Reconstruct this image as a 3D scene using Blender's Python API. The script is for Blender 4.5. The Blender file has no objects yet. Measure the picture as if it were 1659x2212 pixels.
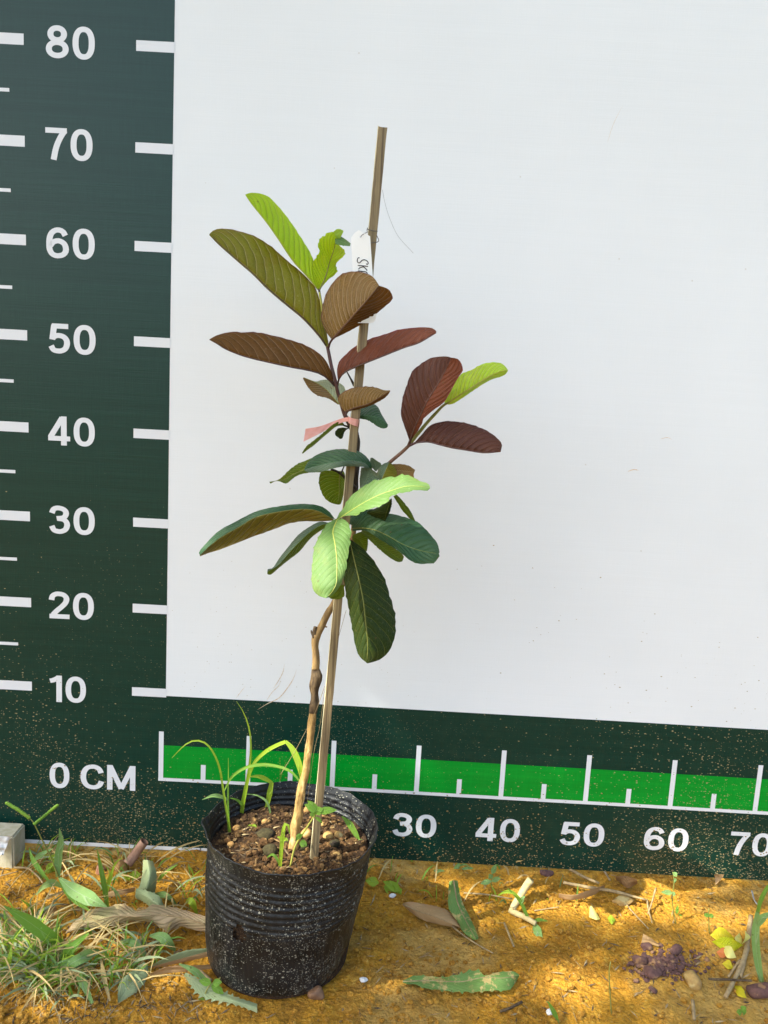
import bpy, bmesh, math, random
from mathutils import Vector, Matrix, Euler, noise
sc = bpy.context.scene
C = sc.collection
rnd = random.Random(7)
V = Vector

# ------------------------------------------------------------------ camera, world, sun, exposure
CAM = V((0.2466, -0.8527, 0.4514))
cam_d = bpy.data.cameras.new('camera'); cam = bpy.data.objects.new('camera', cam_d); C.objects.link(cam)
cam.location = CAM
cam.rotation_euler = Euler((math.radians(81.696), math.radians(-3.052), math.radians(0.619)))
cam_d.sensor_width = 36; cam_d.lens = 1661/2212*36
cam_d.clip_start = 0.02; cam_d.clip_end = 1000
sc.camera = cam
SUN = V((-0.60, -0.325, 0.73)).normalized()
w = bpy.data.worlds.new('World'); sc.world = w; w.use_nodes = True
nt = w.node_tree; bg = nt.nodes['Background']
sky = nt.nodes.new('ShaderNodeTexSky'); sky.sky_type = 'NISHITA'; sky.sun_disc = False
sky.sun_elevation = math.asin(SUN.z); sky.sun_rotation = math.atan2(SUN.x, SUN.y)
sky.air_density = 1.0; sky.dust_density = 4.0; sky.ozone_density = 1.0
nt.links.new(sky.outputs[0], bg.inputs[0]); bg.inputs[1].default_value = 0.15
sd = bpy.data.lights.new('sun', 'SUN'); sd.energy = 4.1; sd.angle = math.radians(0.4); sd.color = (1.0, 0.93, 0.80)
so = bpy.data.objects.new('sun', sd); C.objects.link(so); so.rotation_euler = SUN.to_track_quat('Z', 'Y').to_euler()
vs = sc.view_settings; vs.view_transform = 'Standard'; vs.look = 'None'; vs.gamma = 1; vs.exposure = 1.56
vs.use_curve_mapping = False
try:
    vs.use_white_balance = True; vs.white_balance_temperature = 6200; vs.white_balance_tint = 4
except Exception: pass

# ------------------------------------------------------------------ picture measurements -> real places
PW, PH, PF = 1659, 2212, 1661.0
RM = cam.rotation_euler.to_matrix()
ZG = -0.10                                            # ground level, metres (0 = zero line of the scale)
def ray(px, py): return RM @ V(((px-PW/2)/PF, -(py-PH/2)/PF, -1))
def U(px, py, Y):                                     # on the vertical plane y = Y cm
    d = ray(px, py); return CAM + d*((Y*0.01-CAM.y)/d.y)
def G(px, py, h=0.0):                                 # on the level plane h cm above the ground
    d = ray(px, py); return CAM + d*((ZG+h*0.01-CAM.z)/d.z)
FR = {'D': (0, 0, 1), '1': (411.4, 384.0, .29762), '2': (411.4, 932.6, .42988), '3': (411.4, 1261.8, .29762),
      'A': (822.9, 713.2, .19841), 'B': (548.6, 850.3, .23148), 'T': (740.6, 466.3, .11161),
      'G1': (0, 1645.8, .33069), 'P': (411.4, 1618.4, .26835), 'G2': (768.0, 1755.5, .26455), 'G3': (1206.9, 1755.5, .27248)}
def fr(f, p): o = FR[f]; return (o[0]+p[0]*o[2], o[1]+p[1]*o[2])
def dens(lst, t):
    if not isinstance(lst, (list, tuple)): return lst
    if len(lst) == 1: return lst[0]
    x = t*(len(lst)-1); i = min(int(x), len(lst)-2); return lst[i]+(lst[i+1]-lst[i])*(x-i)
def cu(f, pts, Y):                                    # curve of points with depth profile Y
    n = len(pts); return [U(*fr(f, p), dens(Y, i/max(1, n-1))) for i, p in enumerate(pts)]
def cg(f, pts, h=0.0):
    n = len(pts); return [G(*fr(f, p), dens(h, i/max(1, n-1))) for i, p in enumerate(pts)]
def catmull(P, n):
    """n points evenly spaced along the smooth curve through P"""
    if len(P) == 2: return [P[0].lerp(P[1], i/(n-1)) for i in range(n)]
    Q = [P[0]*2-P[1]]+list(P)+[P[-1]*2-P[-2]]; S = []
    for i in range(1, len(Q)-2):
        a, b, c, d = Q[i-1], Q[i], Q[i+1], Q[i+2]
        for k in range(10):
            t = k/10
            S.append(0.5*((2*b)+(c-a)*t+(2*a-5*b+4*c-d)*t*t+(3*b-a-3*c+d)*t**3))
    S.append(P[-1].copy())
    L = [0.0]
    for i in range(1, len(S)): L.append(L[-1]+(S[i]-S[i-1]).length)
    out = []; j = 0
    for i in range(n):
        s = L[-1]*i/(n-1)
        while j < len(L)-2 and L[j+1] < s: j += 1
        dl = L[j+1]-L[j]
        out.append(S[j].lerp(S[j+1], 0 if dl == 0 else (s-L[j])/dl))
    return out

# ------------------------------------------------------------------ objects
def origin(o):
    p = V((0, 0, 0))
    while o: p = p+o.location; o = o.parent
    return p
def tag(o, label=None, cat=None, group=None, kind=None):
    if label: o['label'] = label
    if cat: o['category'] = cat
    if group: o['group'] = group
    if kind: o['kind'] = kind
    return o
def thing(name, loc, label, cat, group=None):
    o = bpy.data.objects.new(name, None); o.empty_display_size = 0.02; C.objects.link(o); o.location = loc
    return tag(o, label, cat, group)
def mesh(name, vs_, fs, mat, parent=None, loc=None, smooth=True, uv=None, fmat=None):
    """verts in world space; the object's origin is its parent's or loc"""
    og = origin(parent) if parent else (loc if loc is not None else V((0, 0, 0)))
    me = bpy.data.meshes.new(name)
    me.from_pydata([tuple(V(v)-og) for v in vs_], [], fs)
    for m in (mat if isinstance(mat, (list, tuple)) else [mat]): me.materials.append(m)
    if smooth: me.polygons.foreach_set('use_smooth', [True]*len(me.polygons))
    if fmat: me.polygons.foreach_set('material_index', fmat)
    if uv:
        l = me.uv_layers.new(name='UVMap')
        for lp in me.loops: l.data[lp.index].uv = uv[lp.vertex_index]
    me.update()
    o = bpy.data.objects.new(name, me); C.objects.link(o)
    if parent: o.parent = parent
    elif loc is not None: o.location = loc
    return o

def tube_vf(P, R, seg=8, cap=True, wob=0.0, flat=1.0):
    vs_, fs, uv = [], [], []
    n = len(P); N = None; L = 0
    for i in range(n):
        T = (P[min(i+1, n-1)]-P[max(i-1, 0)]).normalized()
        if N is None:
            N = T.cross(V((0.3, 1, 0.1))).normalized()
        N = (N-T*N.dot(T)).normalized(); Bn = T.cross(N)
        r = dens(R, i/(n-1))
        if i: L += (P[i]-P[i-1]).length
        for k in range(seg):
            a = 2*math.pi*k/seg
            rr = r*(1+wob*noise.noise(V((math.cos(a)*1.3, math.sin(a)*1.3, L*70))))
            vs_.append(P[i]+N*(math.cos(a)*rr)+Bn*(math.sin(a)*rr*flat)); uv.append((k/seg, L*10))
    for i in range(n-1):
        for k in range(seg):
            a = i*seg+k; b = i*seg+(k+1) % seg
            fs.append((a, b, b+seg, a+seg))
    if cap:
        fs.append(tuple(range(seg-1, -1, -1))); fs.append(tuple((n-1)*seg+k for k in range(seg)))
    return vs_, fs, uv
def tube(name, P, R, mat, parent=None, loc=None, n=None, seg=8, wob=0.0, flat=1.0):
    R = [r*0.01 for r in (R if isinstance(R, (list, tuple)) else [R, R])]
    P = catmull(P, n or max(6, len(P)*5))
    a, b, c = tube_vf(P, R, seg, True, wob, flat)
    return mesh(name, a, b, mat, parent, loc, uv=c)
def ribbon_vf(P, Wd, face=None, tw=0.0, fold=0.25):
    """blade of grass: two strips folded along the middle"""
    vs_, fs, uv = [], [], []
    n = len(P)
    for i in range(n):
        T = (P[min(i+1, n-1)]-P[max(i-1, 0)]).normalized()
        vdir = (CAM-P[i]).normalized() if face is None else face
        vdir = (Matrix.Rotation(tw*i/(n-1), 3, T) @ vdir)
        S = T.cross(vdir).normalized(); Nn = S.cross(T).normalized()
        wd = dens(Wd, i/(n-1))*0.5
        vs_ += [P[i]-S*wd+Nn*wd*fold, P[i], P[i]+S*wd+Nn*wd*fold]
        t = i/(n-1); uv += [(t, 0), (t, .5), (t, 1)]
    for i in range(n-1):
        a = i*3; fs += [(a, a+1, a+4, a+3), (a+1, a+2, a+5, a+4)]
    return vs_, fs, uv
def blade(name, P, Wd, mat, parent=None, loc=None, n=14, tw=0.0, fold=0.25):
    Wd = [x*0.0078 for x in Wd]
    a, b, c = ribbon_vf(catmull(P, n), Wd, None, tw, fold)
    return mesh(name, a, b, mat, parent, loc, uv=c)
def grid_uvz(x0, x1, z0, z1, off, mat, name, parent, step=0.02):
    nx = max(1, int(abs(x1-x0)/step)); nz = max(1, int(abs(z1-z0)/step)); vs_ = []; fs = []
    for j in range(nz+1):
        for i in range(nx+1):
            x = x0+(x1-x0)*i/nx; z = z0+(z1-z0)*j/nz; vs_.append(V((x, yb(x, z)-off, z)))
    for j in range(nz):
        for i in range(nx):
            a = j*(nx+1)+i; fs.append((a, a+1, a+nx+2, a+nx+1))
    return mesh(name, vs_, fs, mat, parent)
def yb(x, z):                                          # the hanging vinyl is never quite flat
    return 0.0011*math.sin(x*5.3+0.6+z*1.1)+0.0008*math.sin(z*9+x*3)+0.0007*noise.noise(V((x*4, 0, z*4)))
ICO = None
def ico():
    global ICO
    if ICO is None:
        b = bmesh.new(); bmesh.ops.create_icosphere(b, subdivisions=1, radius=1)
        ICO = ([v.co.copy() for v in b.verts], [tuple(v.index for v in f.verts) for f in b.faces]); b.free()
    return ICO
def lumps(name, items, mat, parent=None, sub=None, loc=None, smooth=False):
    """many crumbs in one mesh: items = (pos, (sx,sy,sz), seed)"""
    vs_, fs = [], []; iv, jf = ico()
    for p, s, k in items:
        q = Euler((k*1.7, k*2.9, k*4.1)).to_matrix(); o = len(vs_)
        for v in iv:
            u = q @ v; m = 1+0.35*noise.noise(v*1.6+V((k, 0, 0)))
            vs_.append(p+V((u.x*s[0]*m, u.y*s[1]*m, u.z*s[2]*m)))
        fs += [(a+o, b+o, c+o) for a, b, c in jf]
    return mesh(name, vs_, fs, mat, parent, loc, smooth=smooth)
def stone(name, p, s, mat, seed, label, cat='stone', group=None, parent=None, facet=0.35, sub=3, rot=0.0):
    b = bmesh.new(); bmesh.ops.create_icosphere(b, subdivisions=sub, radius=1)
    R = Euler((seed, seed*2.3, rot)).to_matrix()
    vs_ = []
    for v in b.verts:
        c = v.co.copy()
        # planes chop the ball into a stone
        for k in range(7):
            d = V((noise.noise(V((seed+k*3.1, 1, 2))), noise.noise(V((2, seed+k*5.7, 4))), noise.noise(V((7, 3, seed+k*2.3))))).normalized()
            t = c.dot(d)-(1-facet)
            if t > 0: c -= d*t*0.85
        c *= 1+0.07*noise.noise(c*3+V((seed, 0, 0)))
        c = R @ c
        vs_.append(p+V((c.x*s[0]*.01, c.y*s[1]*.01, c.z*s[2]*.01)))
    fs = [tuple(v.index for v in f.verts) for f in b.faces]; b.free()
    o = mesh(name, vs_, fs, mat, parent, p if not parent else None, smooth=True)
    return tag(o, label, cat, group) if not parent else o

# ------------------------------------------------------------------ materials
def mk(name):
    m = bpy.data.materials.new(name); m.use_nodes = True
    n = m.node_tree; return m, n, n.nodes['Principled BSDF']
class NB:
    def __init__(s, nt): s.nt = nt
    def n(s, t, **kw):
        o = s.nt.nodes.new(t)
        for k, v in kw.items(): setattr(o, k, v)
        return o
    def l(s, a, b): s.nt.links.new(a, b)
    def m(s, op, a, b=None, c=None, clamp=False):
        o = s.n('ShaderNodeMath', operation=op); o.use_clamp = clamp
        for i, v in enumerate((a, b, c)):
            if v is None: continue
            if isinstance(v, (int, float)): o.inputs[i].default_value = v
            else: s.l(v, o.inputs[i])
        return o.outputs[0]
    def mix(s, f, a, b, bt='MIX'):
        o = s.n('ShaderNodeMix', data_type='RGBA'); o.blend_type = bt
        for i, v in ((0, f), (6, a), (7, b)):
            if isinstance(v, (int, float)): o.inputs[i].default_value = v
            elif isinstance(v, tuple): o.inputs[i].default_value = (*v, 1) if len(v) == 3 else v
            else: s.l(v, o.inputs[i])
        return o.outputs[2]
    def noise(s, vec, sc_, det=4, rough=.55):
        o = s.n('ShaderNodeTexNoise'); o.inputs['Scale'].default_value = sc_; o.inputs['Detail'].default_value = det
        o.inputs['Roughness'].default_value = rough
        if vec is not None: s.l(vec, o.inputs['Vector'])
        return o.outputs['Fac']
    def vor(s, vec, sc_, out='Distance', feat='F1', rand=1):
        o = s.n('ShaderNodeTexVoronoi', feature=feat); o.inputs['Scale'].default_value = sc_; o.inputs['Randomness'].default_value = rand
        if vec is not None: s.l(vec, o.inputs['Vector'])
        return o.outputs[out]
    def ramp(s, f, stops):
        o = s.n('ShaderNodeValToRGB'); e = o.color_ramp.elements
        while len(e) < len(stops): e.new(0.5)
        for i, (p, c) in enumerate(stops): e[i].position = p; e[i].color = (*c, 1) if len(c) == 3 else c
        s.l(f, o.inputs[0]); return o.outputs[0]
    def smooth(s, x, a, b):
        o = s.n('ShaderNodeMapRange', interpolation_type='SMOOTHSTEP'); s.l(x, o.inputs[0])
        o.inputs[1].default_value = a; o.inputs[2].default_value = b; return o.outputs[0]
    def map(s, vec, scale=(1, 1, 1), rot=(0, 0, 0)):
        o = s.n('ShaderNodeMapping'); o.inputs['Scale'].default_value = scale; o.inputs['Rotation'].default_value = rot
        s.l(vec, o.inputs['Vector']); return o.outputs[0]
    def bump(s, h, st, dist, nrm=None):
        o = s.n('ShaderNodeBump'); o.inputs['Strength'].default_value = st; o.inputs['Distance'].default_value = dist
        s.l(h, o.inputs['Height'])
        if nrm: s.l(nrm, o.inputs['Normal'])
        return o.outputs[0]
def pos(b): return b.n('ShaderNodeNewGeometry').outputs['Position']
def objc(b): return b.n('ShaderNodeTexCoord').outputs['Object']

def vinyl(name, col, dirt=0.0, rough=0.42, scuff=0.0, weave=1.0, gloss=.5):
    m, nt_, p = mk(name); b = NB(nt_); P = pos(b)
    sx = b.n('ShaderNodeSeparateXYZ'); b.l(P, sx.inputs[0])
    c = b.mix(b.smooth(b.noise(P, 6, 3), .35, .7), tuple(x*.985 for x in col), tuple(min(1, x*1.01) for x in col))
    # woven scrim: fine uneven horizontal threads and finer uprights
    ln = b.noise(b.map(P, (12, 1, 900)), 1, 3, .6); ln2 = b.noise(b.map(P, (700, 1, 30)), 1, 2, .5)
    lo = b.noise(b.map(P, (3, 1, 120)), 1, 3, .7)
    wv = b.m('ADD', b.m('ADD', b.m('MULTIPLY', ln, .5), b.m('MULTIPLY', ln2, .3)), b.m('MULTIPLY', lo, .5))
    c = b.mix(b.m('MULTIPLY', b.smooth(wv, .52, .85), .05+.40*(1 if col[0] < .3 else 0)), c, tuple(min(1, x*1.6+.006) for x in col))
    h = wv
    if dirt > 0:
        # splashed mud: specks that grow denser near the ground, soft dusty film
        hgt = b.m('SUBTRACT', 1.0, b.m('MULTIPLY', b.m('ADD', sx.outputs[2], .08), 2.2), clamp=True)   # 1 at hem .. 0 at z=.37
        pat = b.smooth(b.noise(P, 9, 4, .6), .3, .72)
        hp = b.m('MULTIPLY', b.m('POWER', hgt, 2.0), b.m('ADD', b.m('MULTIPLY', pat, .9), .3))
        tot = None
        for sc_, st, th in ((260, (1, 1, 1.7), .30), (430, (1, 1, 2.0), .34), (130, (1, 1, 1.5), .15)):
            vec = b.map(P, st)
            dd = b.vor(vec, sc_); 
            vc = b.n('ShaderNodeTexVoronoi'); vc.inputs['Scale'].default_value = sc_; b.l(vec, vc.inputs['Vector'])
            sep = b.n('ShaderNodeSeparateColor'); b.l(vc.outputs['Color'], sep.inputs[0])
            keep = b.m('LESS_THAN', sep.outputs[0], b.m('MULTIPLY', hp, .85*dirt))
            sz = b.m('MULTIPLY', sep.outputs[1], th)
            mk_ = b.m('MULTIPLY', keep, b.m('LESS_THAN', dd, sz))
            tot = mk_ if tot is None else b.m('MAXIMUM', tot, mk_)
        film = b.m('MULTIPLY', b.m('MULTIPLY', hp, b.smooth(b.noise(P, 60, 4, .7), .42, .8)), .11*dirt)
        c = b.mix(film, c, (.20, .15, .045))
        vcol = b.mix(b.noise(P, 180, 2), (.50, .38, .18), (.22, .18, .09))
        c = b.mix(b.m('MULTIPLY', tot, .85), c, vcol)
        h = b.m('ADD', h, b.m('MULTIPLY', tot, 2.5))
        rr = b.m('ADD', rough, b.m('MULTIPLY', b.m('MAXIMUM', film, tot), .4), clamp=True)
        b.l(rr, p.inputs['Roughness'])
    else: p.inputs['Roughness'].default_value = rough
    if scuff:
        s1 = b.m('GREATER_THAN', b.noise(b.map(P, (60, 1, 60)), 1, 3, .7), .78)
        sp = b.m('LESS_THAN', b.vor(P, 24), .022)
        c = b.mix(b.m('MULTIPLY', sp, .35), c, (.45, .36, .25))
        c = b.mix(b.m('MULTIPLY', s1, .12), c, (.6, .5, .35))
    b.l(c, p.inputs['Base Color']); p.inputs['Specular IOR Level'].default_value = gloss
    b.l(b.bump(h, .35*weave, .0006), p.inputs['Normal'])
    return m
M_white = vinyl('white_vinyl', (.765, .77, .765), .10, .55, scuff=1, weave=1.0)
M_print = vinyl('white_print', (.72, .72, .73), .12, .5, weave=.5)
M_dark = vinyl('dark_green_vinyl', (.0005, .026, .017), .85, .36, gloss=.36, weave=1.2)
M_green = vinyl('bright_green_vinyl', (.003, .235, .014), .6, .45, gloss=.3)

def leafmat(name, c1, c2, vein, trans=None, tmix=.25, rough=.42, N=13, K=.22, pale=.35, vw=.12, blotch=None, spec=.5, edge=None, film=None, bs=.8):
    """c1 main, c2 second tone, vein colour; UV: x along, y across (0.5 = midrib)"""
    m, nt_, p = mk(name); b = NB(nt_)
    uv = b.n('ShaderNodeTexCoord').outputs['UV']; sx = b.n('ShaderNodeSeparateXYZ'); b.l(uv, sx.inputs[0])
    u, v = sx.outputs[0], sx.outputs[1]; P = pos(b)
    x = b.m('MULTIPLY', b.m('ABSOLUTE', b.m('SUBTRACT', v, .5)), 2)
    wob = b.m('MULTIPLY', b.m('SUBTRACT', b.noise(P, 90, 2), .5), .035)
    ph = b.m('MULTIPLY', b.m('ADD', b.m('SUBTRACT', u, b.m('MULTIPLY', b.m('POWER', x, 1.35), K)), wob), N)
    side = b.m('MULTIPLY', b.m('GREATER_THAN', v, .5), .45)
    fr_ = b.m('FRACT', b.m('ADD', b.m('ADD', ph, 10), side))
    d = b.m('MULTIPLY', b.m('ABSOLUTE', b.m('SUBTRACT', fr_, .5)), 2)            # 1 on a vein
    wv = b.m('MULTIPLY', b.smooth(d, 1-vw, 1.0), b.smooth(b.m('SUBTRACT', 1.0, x), 0, .12))
    mr = b.smooth(b.m('SUBTRACT', .05, x), 0, .04)
    fine = b.vor(b.map(uv, (38, 26, 1)), 1, feat='DISTANCE_TO_EDGE'); fine = b.m('SUBTRACT', 1.0, b.smooth(fine, 0, .10))
    col = b.mix(b.smooth(b.noise(P, 45, 4), .3, .7), c1, c2)
    col = b.mix(b.m('MULTIPLY', b.noise(P, 300, 3), .35), col, tuple(x_*.6 for x_ in c1))
    col = b.mix(b.m('MULTIPLY', b.smooth(d, .1, .7), .30), tuple(min(1, x_*1.12) for x_ in c1), col)
    if film: col = b.mix(b.m('MULTIPLY', b.smooth(b.noise(P, 22, 3), .42, .7), .5), col, film)
    if blotch: col = b.mix(b.smooth(b.noise(P, 120, 4, .7), .52, .6), col, blotch)
    if edge: col = b.mix(b.smooth(x, .93, 1.0), col, edge)
    spm = b.smooth(b.noise(P, 40, 2), .45, .6)
    col = b.mix(b.m('MULTIPLY', b.m('MULTIPLY', b.m('LESS_THAN', b.vor(P, 210), .17), spm), .45), col, tuple(min(1, x_*1.8+.08) for x_ in c1))
    col = b.mix(b.m('MULTIPLY', b.m('LESS_THAN', b.vor(P, 95), .085), .7), col, (.10, .06, .02))
    col = b.mix(b.m('MULTIPLY', b.smooth(b.m('ADD', b.noise(P, 55, 4, .6), b.m('MULTIPLY', x, .12)), .60, .74), .35), col, tuple((c2[0]*1.5, c2[1]*1.1, c2[2])))
    col = b.mix(b.m('MULTIPLY', fine, pale*.35), col, vein)
    col = b.mix(b.m('MULTIPLY', wv, pale*2.1, clamp=True), col, vein)
    col = b.mix(b.m('MULTIPLY', mr, .8), col, vein)
    b.l(col, p.inputs['Base Color']); p.inputs['Roughness'].default_value = rough; p.inputs['Specular IOR Level'].default_value = spec
    cup = b.m('MULTIPLY', b.m('SUBTRACT', 1.0, d), 1.0)
    h = b.m('ADD', b.m('MULTIPLY', b.m('MULTIPLY', d, d), 1.0), b.m('ADD', b.m('MULTIPLY', wv, .8), b.m('MULTIPLY', fine, .15)))
    nr = b.bump(h, bs, .0008); b.l(nr, p.inputs['Normal'])
    out = nt_.nodes['Material Output']
    t = b.n('ShaderNodeBsdfTranslucent'); tc = trans or tuple(min(1, x_*1.6) for x_ in c1)
    b.l(b.mix(.5, col, tc), t.inputs[0]); b.l(nr, t.inputs['Normal'])
    ms = b.n('ShaderNodeMixShader'); ms.inputs[0].default_value = tmix
    b.l(p.outputs[0], ms.inputs[1]); b.l(t.outputs[0], ms.inputs[2]); b.l(ms.outputs[0], out.inputs[0])
    return m
L_lime = leafmat('leaf_lime', (0.3230, 0.4760, 0.0051), (0.3910, 0.5270, 0.0102), (.58, .66, .12), (.70, .85, .01), .42, pale=.35, spec=.25)
L_limeback = leafmat('leaf_lime_underside', (0.3696, 0.5280, 0.0176), (0.4400, 0.5808, 0.0528), (.72, .82, .28), (.6, .8, .03), .40, pale=.6, vw=.2, spec=.25)
L_sunlime = leafmat('leaf_fresh_green', (.100, .178, .040), (.122, .196, .052), (.27, .37, .13), (.30, .5, .04), .2, rough=.55, pale=.3, spec=.3, bs=.3)
L_olive = leafmat('leaf_olive', (0.1554, 0.1480, 0.0074), (0.1110, 0.0703, 0.0104), (.40, .34, .12), (.45, .40, .01), .36, pale=.4, edge=(.14, .05, .04), spec=.22, vw=.2)
L_bronze = leafmat('leaf_bronze', (0.1023, 0.0484, 0.0074), (0.0527, 0.0310, 0.0074), (.34, .20, .09), (.38, .12, .01), .33, pale=.36, edge=(.09, .02, .03), spec=.2, vw=.2)
L_tan = leafmat('leaf_tan', (0.1800, 0.1044, 0.0288), (0.1368, 0.0900, 0.0187), (.48, .32, .17), (.35, .2, .03), .3, N=14, K=.30, pale=.75, vw=.3, edge=(.12, .04, .04), spec=.22)
L_wine = leafmat('leaf_wine', (0.0576, 0.0216, 0.0137), (0.0418, 0.0202, 0.0086), (.22, .10, .07), (.22, .05, .02), .25, pale=.35, edge=(.05, .012, .02), spec=.2, vw=.2)
L_red = leafmat('leaf_russet', (0.1292, 0.0422, 0.0204), (0.0816, 0.0306, 0.0122), (.32, .13, .085), (.45, .08, .03), .32, pale=.3, edge=(.20, .03, .06), spec=.2, vw=.2)
L_teal = leafmat('leaf_teal', (0.0187, 0.0634, 0.0216), (0.0259, 0.0756, 0.0259), (.09, .19, .075), (.08, .2, .03), .15, rough=.40, pale=.35, film=(.12, .18, .085), spec=.3, vw=.2)
L_grey = leafmat('leaf_greygreen', (0.1040, 0.1520, 0.0880), (0.1320, 0.1680, 0.0920), (.25, .30, .17), (.15, .2, .06), .2, pale=.35, spec=.25, vw=.2)
L_green = leafmat('leaf_green', (0.0620, 0.0899, 0.0037), (0.0868, 0.1085, 0.0050), (.28, .34, .05), (.30, .42, .01), .35, pale=.5, spec=.2, vw=.2)
L_dark = leafmat('leaf_dark', (0.0158, 0.0288, 0.0043), (0.0288, 0.0418, 0.0043), (.13, .15, .03), (.1, .15, .02), .15, rough=.5, N=12, K=.16, pale=.6, vw=.09, spec=.15)
L_brownoil = leafmat('leaf_underside_gold', (.135, .105, .012), (.105, .062, .012), (.38, .33, .11), (.3, .22, .01), .28, N=12, pale=.45, edge=(.08, .03, .02), spec=.2)
D_dry = leafmat('dry_leaf', (.38, .24, .11), (.27, .155, .065), (.5, .36, .18), (.3, .15, .05), .15, rough=.75, pale=.3, spec=.15, bs=.3)
D_green = leafmat('dying_leaf', (.12, .21, .05), (.10, .17, .045), (.26, .32, .12), (.2, .3, .05), .15, rough=.6, pale=.2, blotch=(.46, .34, .13), spec=.2, bs=.3)
D_grey = leafmat('grey_leaf', (.25, .30, .15), (.21, .24, .12), (.38, .42, .24), (.2, .25, .1), .15, rough=.65, pale=.3, spec=.2, bs=.3)
D_yel = leafmat('yellow_petal', (.62, .52, .01), (.60, .56, .012), (.7, .65, .06), (.9, .8, .02), .35, rough=.5, pale=.2, bs=.3)
D_cream = leafmat('cream_petal', (.80, .75, .22), (.74, .72, .2), (.8, .75, .35), (.9, .8, .3), .3, rough=.5, pale=.2, bs=.3)
D_org = leafmat('orange_petal', (.55, .17, .04), (.4, .12, .03), (.5, .2, .06), (.5, .2, .03), .2, rough=.5, pale=.2, bs=.3)
G_blade = leafmat('grass_blade', (.15, .29, .03), (.20, .34, .04), (.35, .48, .15), (.35, .55, .05), .3, rough=.5, N=1, pale=.2, spec=.3)
G_bladeB = leafmat('grass_blade_bluish', (.20, .33, .09), (.25, .37, .11), (.42, .52, .3), (.3, .4, .1), .25, rough=.5, N=1, pale=.25, spec=.3)
G_straw = leafmat('straw_blade', (.58, .43, .18), (.40, .27, .11), (.6, .5, .25), (.5, .35, .1), .2, rough=.8, N=1, pale=.2, spec=.1)
G_young = leafmat('young_blade', (.30, .43, .02), (.36, .50, .03), (.42, .55, .10), (.5, .7, .05), .35, rough=.5, N=1, pale=.15)

def plain(name, c1, c2, sc_=60, rough=.7, bump=.4, bd=.001, stretch=(1, 1, 1), det=5, third=None, coord='P', spec=.3):
    m, nt_, p = mk(name); b = NB(nt_); P = b.map(pos(b) if coord == 'P' else objc(b), stretch)
    nn = b.noise(P, sc_, det, .65); c = b.mix(b.smooth(nn, .32, .68), c1, c2)
    if third: c = b.mix(b.smooth(b.noise(P, sc_*.37, 4), .55, .66), c, third)
    b.l(c, p.inputs['Base Color']); p.inputs['Roughness'].default_value = rough; p.inputs['Specular IOR Level'].default_value = spec
    b.l(b.bump(nn, bump, bd), p.inputs['Normal']); return m
M_bark = plain('bark', (.30, .19, .075), (.19, .115, .045), 260, .75, .6, .0012, (1, 1, .35), third=(.40, .27, .11))
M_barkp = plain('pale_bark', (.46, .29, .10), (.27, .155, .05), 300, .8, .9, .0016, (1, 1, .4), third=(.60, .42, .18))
M_barkd = plain('dark_bark', (.045, .028, .016), (.15, .10, .05), 220, .8, .8, .0015, (1, 1, .4), third=(.22, .15, .07))
M_trunk = plain('black_stem', (.018, .013, .009), (.055, .040, .026), 260, .7, .7, .001, (1, 1, .3))
M_purple = plain('purple_stem', (.075, .022, .020), (.055, .03, .018), 200, .45, .2, .0005, spec=.5)
M_twig = plain('brown_twig_stem', (.15, .075, .045), (.10, .05, .03), 200, .5, .3, .0005, (1, 1, .3))
M_oliv = plain('green_stem', (.19, .19, .035), (.26, .24, .06), 200, .5, .2, .0005)
M_limst = plain('lime_stem', (.36, .36, .05), (.42, .40, .09), 200, .5, .2, .0005)
M_stick = plain('dry_stick', (.38, .28, .14), (.25, .17, .08), 200, .8, .5, .0008, (1, 1, .6))
M_cream = plain('peeled_wood', (.55, .44, .22), (.42, .32, .14), 150, .7, .4, .0008)
M_pebble = plain('tan_pebble', (.42, .24, .075), (.28, .15, .05), 300, .7, .5, .0008, third=(.5, .33, .13))
M_purp = plain('purple_stone', (.135, .068, .055), (.09, .045, .038), 250, .85, .8, .0012, third=(.26, .145, .07))
M_ochre = plain('ochre_stone', (.42, .27, .085), (.30, .18, .06), 220, .75, .7, .0012, third=(.5, .38, .16))
M_moss = plain('mossy_clod', (.035, .028, .012), (.065, .052, .02), 260, .95, 1, .002, third=(.02, .014, .01))
M_tagw = plain('white_plastic', (.90, .90, .88), (.87, .87, .85), 30, .35, .05, .0003, spec=.5)
M_ink = plain('black_ink', (.010, .010, .02), (.02, .02, .03), 100, .5, .05, .0003)
M_wire = plain('dark_wire', (.06, .045, .035), (.10, .075, .05), 200, .4, .2, .0003, spec=.6)
M_wireg = plain('pale_fibre', (.30, .29, .27), (.34, .32, .3), 200, .6, .1, .0003)
M_cloth = plain('white_cloth', (.72, .70, .66), (.62, .6, .56), 80, .85, .3, .0006)
M_wood = plain('weathered_post', (.55, .50, .36), (.42, .38, .24), 120, .85, .5, .001, (1, 1, .4))

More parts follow.
